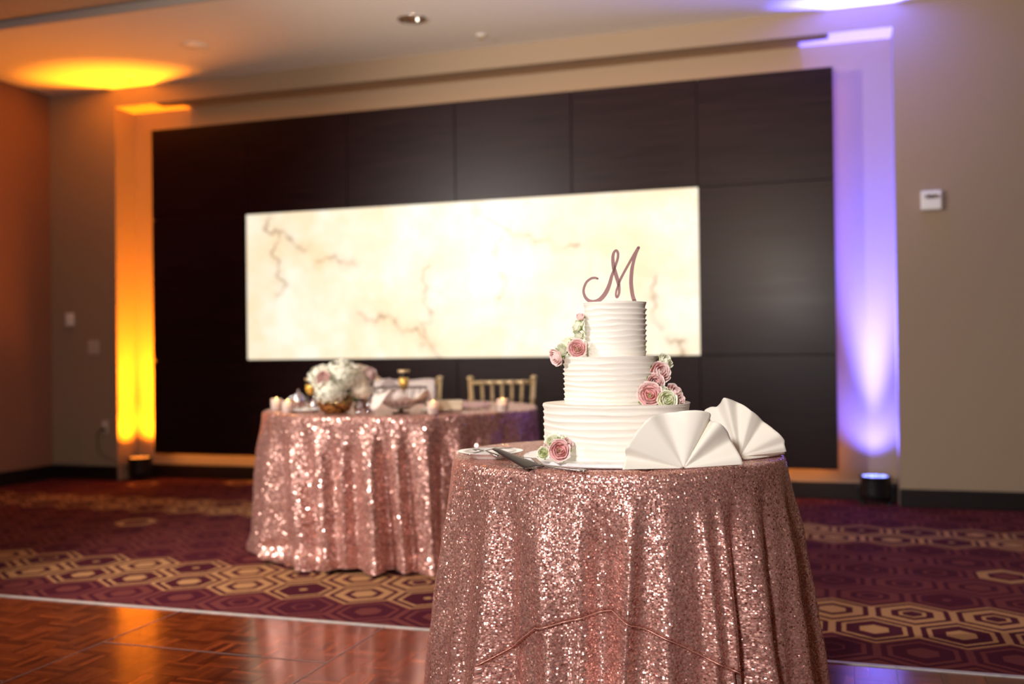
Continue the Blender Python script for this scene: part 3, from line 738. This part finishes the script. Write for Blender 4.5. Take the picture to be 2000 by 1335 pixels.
fan((1445, 891), ZT+.010, raysG, 1/5.556*1.02, .16, .0, .15, 'ivory fan napkin with raised peak behind the other napkin', [[(1452,899,.005,.05),(1480,896,.006,.06),(1510,892,.006,.07),(1533,888,.007,.07)]])

# ------------------------------------------------------------------ plate, forks, server, knife
pp = on(958, 888, 2, ZT+.008); pr = .094
plate = MB().lathe([(.0, .003), (.050, .003), (.052, .0), (.056, .0), (.058, .004), (.080, .012), (.092, .0175), (.094, .019), (.0925, .0195), (.078, .0140), (.056, .0068), (.0, .0062)], 64, cap=False)
plate = plate.obj('dessert_plate', M_porc, None, True, (pp[0], pp[1], ZT+.0015)); tag(plate, 'white dessert plate holding two forks beside the cake', 'plate')
def fork(p_h, p_t, label):
    p_h, p_t = np.array(p_h), np.array(p_t); L = np.linalg.norm(p_t - p_h); d = (p_t - p_h) / L; s_ = np.cross(d, UP); s_ /= np.linalg.norm(s_); nrm = np.cross(s_, d)
    t = thing('fork', label, 'fork', p_h, 0, 'forks on the dessert plate'); m = MB()
    prof = [(0, .0075), (.02, .0085), (.25, .006), (.5, .0032), (.62, .0030), (.68, .008), (.74, .0105), (.78, .0105)]
    for sg in (0,):
        top = []; bot = []
        rows = [[d*L*a + s_*w_*q + nrm*(.004*math.sin(a*3.0) + .0012*(1-q*q)) for q in (-1, -.5, 0, .5, 1)] for a, w_ in prof]
        m.grid(np.array(rows))
    o = m.obj('handle', M_steel, t, True); mm = o.modifiers.new('s', 'SOLIDIFY'); mm.thickness = .0018
    for q in (-1, -.33, .33, 1):
        mt = MB(); pts = [d*L*a + s_*.0092*q + nrm*(.004*math.sin(a*3.0) - .002*math.sin((a-.76)/.24*PI)) for a in np.linspace(.765, 1.0, 6)]
        mt.tube(pts, [.0015]*5 + [.0008], 6).obj('tine', M_steel, t, True)
zp = ZT + .0015 + .016
fork(on(914, 886.5, 2, zp), on(1001, 873.5, 2, zp+.012), 'steel fork pointing towards the cake on dessert plate')
fork(on(975, 890, 2, zp+.002), on(929, 877, 2, zp+.012), 'steel fork crossing under the other on dessert plate')
# server: long tapered blade, narrow end on the plate, broad end on the cloth
pa = on(963, 878.5, 2, ZT+.036); pb = on(1032, 910.5, 2, ZT+.006); pc = on(1058, 909, 2, ZT+.005); pe = on(1030, 914.5, 2, ZT+.003)
sv_ = thing('cake_server', 'dark reflecting cake server leaning from plate rim to cloth', 'cake server', pb)
e1 = on(1026, 916, 2, ZT+.003); e2 = on(1060, 910, 2, ZT+.004); t1 = on(961, 877.5, 2, ZT+.034); t2 = on(971, 876, 2, ZT+.034)
rows = []
for q in np.linspace(0, 1, 12):
    qq = q ** .9; l_ = t1 + (e1 - t1) * q; r_ = t2 + (e2 - t2) * q
    rows.append([l_ + (r_ - l_) * s_ + UP * (.0015 * math.sin(PI * s_)) - pb for s_ in np.linspace(0, 1, 6)])
o = MB().grid(np.array(rows)).obj('blade', mat('dark_polished_steel', (.05, .04, .045), .35, .6), sv_, True); mm = o.modifiers.new('s', 'SOLIDIFY'); mm.thickness = .0025
eg = MB().tube([e1 - pb + UP*.001, (e1 + e2) / 2 - pb + UP*.002, e2 - pb + UP*.001], .0016, 6).obj('bright_edge', M_steel, sv_, True)
k0 = on(1052, 908, 2, ZT+.004); k1 = on(1145, 919, 2, ZT+.004); dk = (k1 - k0) / np.linalg.norm(k1 - k0); sk = np.cross(dk, UP)
Lk = np.linalg.norm(k1 - k0)
rows = [[dk * Lk * a + sk * w_ * q + UP * h_ * (1 - q * q) for q in (-1, -.5, 0, .5, 1)] for a, w_, h_ in ((0, .003, .002), (.1, .006, .003), (.5, .0075, .0035), (.85, .0095, .004), (.96, .0095, .004), (1, .007, .002))]
kn = thing('cake_knife', 'slim silver knife lying on the sequin cloth before the board', 'knife', k0)
o = MB().grid(np.array(rows)).obj('handle', M_steel, kn, True); mm = o.modifiers.new('s', 'SOLIDIFY'); mm.thickness = .003; mm.offset = -1
b0 = on(1022, 893, 2, ZT+.018) - k0
bl = MB(); bl.grid(np.array([[b0, b0 + np.array([.004, 0, 0])], [b0*.5 + UP*.008, b0*.5 + RV*.014 + UP*.008], [UP*.002 - RV*.0, RV*.012 + UP*.002]]))
o = bl.obj('blade', M_steel, kn, False); mm = o.modifiers.new('s', 'SOLIDIFY'); mm.thickness = .0012

# ------------------------------------------------------------------ sweetheart table top
ZS = ZT + .002
def tp_(x, y, dz=0): return on(x, y, 2, ZS + dz)
def tealight(x, y, label, hgt=.062, r=.029):
    p = tp_(x, y); t = thing('tealight', label, 'candle', p, 0, 'tea lights on the sweetheart table')
    MB().lathe([(r*.80, 0), (r*.86, .004), (r, .02), (r, hgt), (r-.003, hgt), (r-.003, .02), (r*.74, .006), (.001, .006)], 24, cap=False).obj('glass_holder', M_frost, t, True)
    wx = MB().lathe([(.001, .008), (r*.72, .008), (r*.88, .020), (r*.88, .036), (.001, .037)], 20).obj('wax', M_wax, t, True)
    fl = MB().lathe([(.001, .038), (.005, .043), (.0065, .049), (.004, .058), (.0008, .068)], 10).obj('flame', M_flame, wx, True)
    ld = bpy.data.lights.new('flame_glow', 'POINT'); ld.energy = .12; ld.color = (1, .55, .2); ld.shadow_soft_size = .006
    lo = bpy.data.objects.new('flame_glow', ld); col.objects.link(lo); lo.parent = t; lo.location = (0, 0, .075)
tealight(540, 800, 'lit tea light by the rim, beside another tea light', .060)
tealight(562, 805, 'lit tea light in frosted glass beside the white side plate', .060)
tealight(846, 809, 'low lit tea light before the cream box')
tealight(982, 803, 'lit tea light alone before the bare gold chair')

# vase and bouquet
vp = tp_(655, 806)
vase = MB().lathe([(.001, 0), (.055, 0), (.072, .012), (.088, .040), (.090, .062), (.080, .086), (.068, .096), (.064, .098), (.060, .094), (.072, .082), (.082, .06), (.08, .04), (.05, .012), (.001, .01)], 40, cap=False)
vase = vase.obj('vase', M_goldfoil, None, True, vp); tag(vase, 'squat gold mercury glass bowl vase holding the bouquet', 'vase')
k = NT(M_goldfoil); nn = k.noise(k.coord(), 55, 4, .7); k.l(k.mix(k.smooth(nn, .42, .62), (.05, .03, .015), (.85, .58, .2)), k.b.inputs['Base Color']); k.bump(nn, .4, .01)
bouquet = thing('bouquet', 'low round bouquet of white hydrangeas and blush roses', 'bouquet', vp)
def hydrangea(loc, r, matl, label, seed, flat=.85):
    rs = np.random.RandomState(seed); m = MB(); n = 150
    for i in range(n):
        z = 1 - 1.75 * (i + .5) / n; a = i * 2.39996; rr = math.sqrt(max(0, 1 - z*z)); nrm = np.array([rr*math.cos(a), rr*math.sin(a), z])
        nrm = nrm + rs.randn(3) * .12; nrm /= np.linalg.norm(nrm)
        c_ = nrm * r * (.93 + .12*rs.rand()) * [1, 1, flat]
        u = np.cross(nrm, rs.randn(3)); u /= np.linalg.norm(u); v_ = np.cross(nrm, u); s_ = r * .16
        for q in range(4):
            b = q*PI/2; d1 = math.cos(b)*u + math.sin(b)*v_; d2 = -math.sin(b)*u + math.cos(b)*v_
            m.add([c_, c_ + s_*(.6*d1 + .5*d2) + nrm*s_*.15, c_ + s_*1.05*d1 + nrm*s_*.30, c_ + s_*(.6*d1 - .5*d2) + nrm*s_*.15], [(0, 3, 2, 1)])
    loc = np.array(loc) - vp
    t = MB().lathe([(.001, -r*flat*.9), (r*.55, -r*flat*.6), (r*.82, 0), (r*.6, r*flat*.6), (.001, r*flat*.82)], 16).obj('hydrangea_head', matl, bouquet, True, loc); t['label'] = label
    o = m.obj('florets', matl, t, True); tag(o, kind='stuff')
    MB().tube([(0, 0, -r*flat*.8), tuple(-np.array(loc) * [.7, .7, 1] + [0, 0, .06])], .004, 6).obj('stem', M_stem, t, True)
dv = float(M[:, 2] @ -(vp - [0, 0, H]))
hydrangea(atd(632, 737, dv+.02), .075, M_hyd, 'pale green white hydrangea at the rim side of the bouquet', 1)
hydrangea(atd(668, 732, dv), .088, M_hyd, 'big white hydrangea on top of the bouquet', 2)
hydrangea(atd(645, 765, dv-.06), .075, M_hyd, 'white hydrangea drooping low over the gold vase', 3)
hydrangea(atd(700, 735, dv+.04), .070, M_hyd2, 'cream hydrangea of the bouquet beside the blush rose', 4)
hydrangea(atd(706, 762, dv+.02), .055, M_hyd2, 'cream hydrangea low in the bouquet beside the wire basket', 5)
def R2(x, y, d, pr_, face, kd, lab, sd):
    s_ = rpx(pr_, dv+d); o = rose(atd(x, y, dv+d) - np.array(face)*s_*.4 - vp, s_, face, kd, lab, 1.0, None, kd + '_rose', None, 4, sd); o.parent = bouquet; return o
R2(632, 739, -.085, 17, facing(-.4, .2, .9), 'blush', 'blush pink rose set into the white hydrangeas', 31)
R2(723, 730, -.01, 15, facing(.6, .5, .5), 'blush', 'blush rose at the bouquet edge next to the draped chair', 32)
R2(690, 722, -.06, 12, facing(.1, .7, .7), 'cream', 'cream rose near the top of the bouquet', 33)
# gold rimmed goblets
def goblet(x, y, label, top_y, wpx):
    p = tp_(x, y); d = float(M[:, 2] @ -(p - [0, 0, H])); zt = atd(x, top_y, d)[2] - p[2]; r = rpx(wpx, d)
    t = thing('goblet', label, 'goblet', p, 0, 'gold goblets on the sweetheart table')
    MB().lathe([(.001, 0), (.034, 0), (.034, .003), (.006, .008), (.005, zt*.45)], 24).obj('stem', M_glass, t, True)
    MB().lathe([(.004, zt*.45), (r*.75, zt*.52), (r, zt*.66), (r*.95, zt*.80), (r*.94, zt*.80)], 28, cap=False).obj('amber_bowl', M_amber, t, True)
    MB().lathe([(r*.95, zt*.80), (r*.98, zt*.93)], 28, cap=False).obj('dark_band', M_black, t, True)
    MB().lathe([(r*.98, zt*.93), (r*1.12, zt*.95), (r*1.12, zt), (r*1.02, zt)], 28, cap=False).obj('gold_rim', M_gold, t, True)
goblet(789, 797, 'gold rimmed goblet rising behind the wire basket', 722, 10)
goblet(607, 798, 'gold rimmed goblet half hidden behind the bouquet', 738, 10)
# silver sugar bowl / creamer / shakers
def pot(x, y, label, s_=1.0, handle=True, nm='sugar_bowl'):
    p = tp_(x, y); t = thing(nm, label, nm.replace('_', ' '), p); t.scale = (s_, s_, s_)
    MB().lathe([(.001, 0), (.024, 0), (.026, .004), (.020, .010), (.034, .022), (.040, .040), (.034, .058), (.026, .066), (.028, .070)], 28).obj('body', M_chrome, t, True)
    MB().lathe([(.028, .070), (.024, .078), (.010, .086), (.005, .090), (.008, .097), (.006, .104), (.001, .107)], 24).obj('lid', M_chrome, t, True)
    if handle:
        for sg in (-1, 1):
            pts = [RV*sg*(.034 + .022*math.sin(a)) + UP*(.028 + .036*(1-math.cos(a))/2) for a in np.linspace(0, PI, 10)]
            MB().tube(pts, .0028, 6).obj('handle', M_chrome, t, True)
pot(583, 796, 'two handled silver sugar bowl with knob lid near the tea lights', .95)
pot(614, 803, 'silver creamer without lid knob standing against the gold vase', .72, True, 'creamer')
pot(700, 805, 'silver shaker beside the gold vase', .62, False, 'shaker'); pot(719, 803, 'tall silver shaker beside the wire basket', .85, False, 'shaker')
for x, y, r, lab in ((597, 803, .095, 'white side plate between tea lights and gold vase'), (858, 803, .10, 'white plate under the cream box')):
    p = tp_(x, y); o = MB().lathe([(.001, 0), (r*.6, 0), (r*.62, .002), (r*.95, .010), (r, .012), (r*.95, .013), (r*.6, .006), (.001, .005)], 40).obj('side_plate', M_porc, None, True, p); tag(o, lab, 'plate')
# wire basket with napkin
bp = tp_(783, 806); bk = thing('wire_basket', 'bronze wire bread basket on a small foot', 'basket', bp)
MB().lathe([(.001, 0), (.045, 0), (.045, .004), (.012, .008), (.010, .018), (.03, .024), (.001, .026)], 24).obj('foot', M_wire, bk, True)
NW = 18
for q in range(NW):
    a = 2*PI*q/NW; pts = [( (.03 + .100*math.sin(t_*PI/2)) * math.cos(a), (.03 + .100*math.sin(t_*PI/2)) * math.sin(a), .022 + .105*t_**1.4) for t_ in np.linspace(0, 1, 9)]
    MB().tube(pts, .0018, 6).obj('wire', M_wire, bk, True)
MB().tube([(.130*math.cos(a), .130*math.sin(a), .127) for a in np.linspace(0, 2*PI, 48, endpoint=False)], .0028, 6, True).obj('rim_wire', M_wire, bk, True)
n1, n2 = 26, 64; rows = []
for i in range(n1):
    u = i/(n1-1); row = []
    for j in range(n2):
        a = 2*PI*j/(n2-1); fold = .012*math.sin(a*5+1)+.008*math.sin(a*9)
        r = .02 + .118*math.sin(min(u, .8)/.8*PI/2)*(1 + fold*3*u) ; z = .032 + .090*(u**1.3) + (.028*math.sin(a*3+.5)+.022*math.sin(a*5+2))*max(0, u-.55)/.45 + (.0 if u < .8 else -.05*(u-.8)/.2*(1+math.sin(a*2)))
        if u > .8: r += .02*(u-.8)/.2
        row.append((r*.93*math.cos(a), r*.93*math.sin(a), z))
    rows.append(row)
o = MB().grid(np.array(rows)).obj('bread_napkin', M_linen, None, True, (bp[0], bp[1], bp[2])); mm = o.modifiers.new('s', 'SOLIDIFY'); mm.thickness = .002
tag(o, 'crumpled off white napkin lining the wire basket', 'napkin')
# cream box and blush napkin
pb_ = tp_(873, 799, .012); bxo = thing('gift_box', 'flat cream box lying on a white plate', 'box', pb_, math.atan2(RV[1], RV[0])+.05)
MB().box((-.075, -.05, 0), (.075, .05, .042)).obj('body', M_card, bxo, bevel=.003); MB().box((-.078, -.053, .030), (.078, .053, .046)).obj('lid', M_card, bxo, bevel=.003)
pn = tp_(918, 797); n = 12; rows = [[np.array([(x_-.5)*.20, (y_-.5)*.12, .004 + .010*math.sin(x_*5)*math.sin(y_*4)+.006*x_]) for y_ in np.linspace(0, 1, n)] for x_ in np.linspace(0, 1, n)]
o = MB().grid(np.array(rows)).obj('folded_napkin', M_blush, None, True, (pn[0], pn[1], pn[2]+.004), rot=(0, 0, .6)); mm = o.modifiers.new('s', 'SOLIDIFY'); mm.thickness = .006
tag(o, 'blush napkin folded flat beside the cream box', 'napkin')

# ------------------------------------------------------------------ chiavari chairs
def chiavari(loc, rz, label):
    t = thing('chiavari_chair', label, 'chair', loc, rz, 'gold chiavari chairs')
    # local: +y is the back, -y faces the table
    def bamboo(name, a, b, r, rings=()):
        a, b = np.array(a), np.array(b); m = MB(); pts = [a]; rr = [r]
        for f in sorted(rings):
            for df, k_ in ((-.012, 1), (-.006, 1.32), (.006, 1.32), (.012, 1)): pts.append(a + (b-a)*(f+df)); rr.append(r*k_)
        pts.append(b); rr.append(r); return m.tube(pts, rr, 10).obj(name, M_gold, t, True)
    for s in (-1, 1):
        bamboo('back_post', (s*.175, .16, 0.001), (s*.180, .17, .45), .0145, (.3, .6))
        bpst = bamboo('back_post', (s*.180, .17, .45), (s*.205, .245, .905), .0145, (.2, .45, .7))
        MB().lathe([(.0145, 0), (.021, .004), (.021, .014), (.012, .022), (.001, .024)], 12).obj('finial', M_gold, bpst, True, loc=(s*.205, .245, .903))
        bamboo('front_leg', (s*.195, -.19, 0.001), (s*.190, -.185, .43), .0145, (.3, .7))
        bamboo('side_stretcher', (s*.19, -.18, .22), (s*.177, .165, .22), .009, (.5,))
    MB().box((-.20, -.20, .425), (.20, .19, .450)).obj('seat', M_gold, t, bevel=.008)
    MB().box((-.19, -.19, .450), (.19, .16, .482)).obj('cushion', M_linen, t, bevel=.014)
    bamboo('top_rail', (-.203, .240, .880), (.203, .240, .880), .0125, (.17, .34, .5, .66, .83))
    bamboo('mid_rail', (-.190, .205, .66), (.190, .205, .66), .010)
    bamboo('low_rail', (-.185, .187, .56), (.185, .187, .56), .010)
    for q in range(5):
        f = (q - 2) / 3.0; bamboo('spindle', (f*.175, .187, .56), (f*.195, .240, .875), .0085, (.35, .68))
    t.scale = (1.03, 1, .955)
    bamboo('front_stretcher', (-.19, -.185, .26), (.19, -.185, .26), .009, (.5,))
    return t
zR = math.atan2(RV[1], RV[0])
def chair_at(x, depth): p = atd(x, 700, depth); return (p[0], p[1], 0)
pR = chair_at(979, 6.46); pL = chair_at(790, 6.58)
chiavari(pR, zR, 'bare gold chiavari chair with spindle back behind the table')
chiavari(pL, zR, 'gold chiavari chair with a pale cloth draped over its back')
# cloth over the left chair
dr = thing('draped_shawl', 'pale blush cloth draped over the back of a gold chair', 'cloth', pL, zR); dr.scale = (1.03, 1, .955)
rows = []
n1, n2 = 30, 40
for i in range(n1):
    u = i/(n1-1)
    row = []
    for j in range(n2):
        v = j/(n2-1); x_ = -.225 + .40*v
        wv_ = .010*math.sin(v*19)+.006*math.sin(v*41+1)
        L = (u - .45) * .80
        top = .90 + .006*math.sin(v*9)
        if abs(L) < .02: y_, z_ = .24 + L, top + .004
        elif L < 0: y_, z_ = .222 - .10*min(1, (-L)/.3) + wv_*(-L*3), top - (-L - .02)
        else: y_, z_ = .262 + wv_*L*3, top - (L - .02) + .02*math.sin(v*5)*L
        if u > .93: z_ += .0
        xx = x_ + (.06*max(0, L-.05)*v*2) 
        row.append((xx, y_, z_))
    rows.append(row)
o = MB().grid(np.array(rows)).obj('cloth', M_linen, dr, True); mm = o.modifiers.new('s', 'SOLIDIFY'); mm.thickness = .003

# ------------------------------------------------------------------ uplights
def uplight(loc, ledm, label, power, color, spot, aim, spill=.07):
    t = thing('uplight', label, 'uplight', loc, 0, 'round floor uplights in the recess corners')
    hs = MB().lathe([(.001, .028), (.070, .028), (.086, .036), (.092, .060), (.092, .170), (.098, .176), (.098, .186), (.088, .186), (.086, .178), (.001, .178)], 40, cap=False).obj('housing', M_black, t, True)
    for i in range(5):
        MB().lathe([(.0935, .07+i*.018), (.0960, .072+i*.018), (.0960, .076+i*.018), (.0935, .078+i*.018)], 40, cap=False).obj('cooling_fin', M_black, hs, True)
    pts = [(.104, 0, .11), (.104, 0, .012), (.09, 0, .006), (-.09, 0, .006), (-.104, 0, .012), (-.104, 0, .11)]
    for dy in (-.012,):
        m = MB()
        for a, b in zip(pts[:-1], pts[1:]): m.tube([a, b], .0065, 6)
        m.obj('yoke', M_black, t)
    for s in (-1, 1):
        MB().tube([(s*.094, 0, .105), (s*.122, 0, .105)], .013, 12).obj('knob', M_black, t, True)
        MB().box((s*.085-.012, -.085, 0), (s*.085+.012, .085, .008)).obj('foot', M_black, t)
    for q in range(12):
        if q < 3: a, r = q*2*PI/3, .026
        else: a, r = (q-3)*2*PI/9, .066
        MB().lathe([(.001, .1815), (.0165, .1805), (.0165, .179)], 14).obj('led', ledm, hs, True, loc=(r*math.cos(a), r*math.sin(a), .004))
    for pw, sz in ((power, spot), (power * spill, 1.9)):       # the lensed beam and the wide spill of the bare LEDs
        ld = bpy.data.lights.new('uplight_beam', 'SPOT'); ld.energy = pw; ld.color = color; ld.shadow_soft_size = .06; ld.spot_size = sz; ld.spot_blend = 1.0
        lo = bpy.data.objects.new('uplight_beam', ld); col.objects.link(lo); lo.parent = t; lo.location = (0, 0, .20)
        lo.rotation_euler = Vector(aim).to_track_quat('-Z', 'Y').to_euler()
    return t
uplight((.222, 7.155, 0), M_led_b, 'black round uplight shining blue in the recess corner', 7200, (.09, .10, 1.0), .50, (.0, .02, 1), .028)
uplight((-5.655, 7.155, 0), M_led_o, 'black round uplight shining amber with a cord plugged in', 2300, (1.0, .26, .005), .66, (.0, .01, 1), .11)

# ------------------------------------------------------------------ wall fittings
def wallp(x, y): return on(x, y, 1, YW)
st = wallp(1818, 392); t = thing('fire_strobe', 'white square fire alarm strobe with clear lens on beige wall', 'alarm', (st[0], YW, st[2]))
MB().box((-.062, -.045, -.062), (.062, 0, .062)).obj('body', M_white, t, bevel=.006)
ln = MB().box((-.042, -.078, .008), (.042, -.045, .034)).obj('lens', M_glass, t, bevel=.008)
MB().box((-.036, -.058, .014), (-.010, -.047, .028)).obj('reflector', M_chrome, ln, bevel=.003); MB().box((.010, -.058, .014), (.036, -.047, .028)).obj('reflector', M_chrome, ln, bevel=.003)
MB().box((-.050, -.0465, -.050), (.050, -.0452, -.004)).obj('grille_plate', M_white, t)
th = wallp(139, 624); t = thing('thermostat', 'small white wall sensor above the light switch', 'sensor', (th[0], YW, th[2]))
MB().box((-.036, -.028, -.056), (.036, 0, .056)).obj('cover', M_white, t, bevel=.006); MB().box((-.022, -.0295, .010), (.022, -.028, .034)).obj('face', M_porc, t)
sw = wallp(183.5, 677.5); t = thing('light_switch', 'ivory double switch plate on the brown wall', 'switch', (sw[0], YW, sw[2]))
pl = MB().box((-.057, -.007, -.058), (.057, 0, .058)).obj('plate', M_ivory, t, bevel=.003)
for s in (-1, 1): MB().box((s*.023-.016, -.011, -.033), (s*.023+.016, -.007, .033)).obj('rocker', M_ivory, pl, bevel=.002)
ou = wallp(206, 833); t = thing('wall_outlet', 'ivory wall outlet with a black plug below the switch', 'outlet', (ou[0], YW, ou[2]))
pl = MB().box((-.035, -.006, -.057), (.035, 0, .057)).obj('plate', M_ivory, t, bevel=.003)
for s in (-1, 1): MB().lathe([(.001, 0), (.016, 0), (.016, .003), (.001, .003)], 20).obj('socket', M_white, pl, loc=(0, -.006, s*.02), rot=(PI/2, 0, 0))
# power cord with plug
q0 = np.array([ou[0], YW, ou[2]-.02]); cord = thing('power_cord', 'thin cord hanging from wall outlet to the amber uplight', 'cord', q0)
MB().box((-.013, -.040, -.013), (.013, -.0095, .013)).obj('plug', M_black, cord, bevel=.003)
cp = [(205, 840, -.042), (195, 841, -.05), (190, 850, -.045), (190.5, 868, -.03), (195, 885, -.025), (205, 892, -.025), (222, 898, -.03), (232, 906, -.045), (246, 915, -.05)]
L = smoothline([on(x, y, 1, YW + d) for x, y, d in cp], 6); L[0] = q0 + [0, -.038, 0]
MB().tube([p - q0 for p in L], .0042, 6).obj('cable', mat('grey_cable', (.10, .06, .05), .5), cord, True)
ap0, ap1 = wallp(107, 823), wallp(168, 905)
t = thing('access_panel', 'square wall access panel painted like the wall by the corner', 'panel', ((ap0[0]+ap1[0])/2, YW, ap1[2]))
wdt, hgt = ap1[0]-ap0[0], ap0[2]-ap1[2]
MB().box((-wdt/2, -.006, 0), (wdt/2, 0, hgt)).obj('frame', M_wall, t, bevel=.002); MB().box((-wdt/2+.018, -.009, .018), (wdt/2-.018, -.006, hgt-.018)).obj('door', M_wall, t, bevel=.0015)

# ------------------------------------------------------------------ ceiling fittings
def downlight(x, y, label, lens):
    t = thing('downlight', label, 'ceiling light', (x, y, ZC))
    MB().lathe([(.082, 0), (.098, 0), (.100, -.004), (.096, -.008), (.084, -.006), (.080, 0)], 40, cap=False).obj('trim_ring', M_chrome if not lens else M_white, t, True)
    if lens: MB().lathe([(.084, -.004), (.07, -.012), (.04, -.017), (.001, -.018)], 32, cap=False).obj('lens', M_white, t, True)
    else:
        MB().lathe([(.084, -.003), (.06, -.0025), (.04, -.002), (.001, -.0015)], 32, cap=False).obj('reflector', M_chrome, t, True)
        MB().lathe([(.001, -.012), (.005, -.010), (.006, -.006), (.005, -.003)], 14, cap=False).obj('bulb', M_bulb, t, True, loc=(.03, .02, 0))
downlight(-2.712, 6.261, 'recessed ceiling downlight with mirror reflector', False)
downlight(-4.435, 6.259, 'round ceiling light with pale flat lens', True)
for x, y, lab in ((-2.39, 6.756, 'small sprinkler head in the ceiling near mirror downlight'), (-5.418, 6.786, 'small sprinkler head in the amber lit ceiling corner')):
    t = thing('sprinkler', lab, 'sprinkler', (x, y, ZC))
    MB().lathe([(.001, -.0005), (.040, -.0005), (.038, -.006), (.016, -.008), (.001, -.008)], 24).obj('escutcheon', M_white, t, True)
    MB().lathe([(.006, -.008), (.006, -.025), (.016, -.027), (.016, -.030), (.001, -.032)], 14).obj('head', M_gold, t, True)
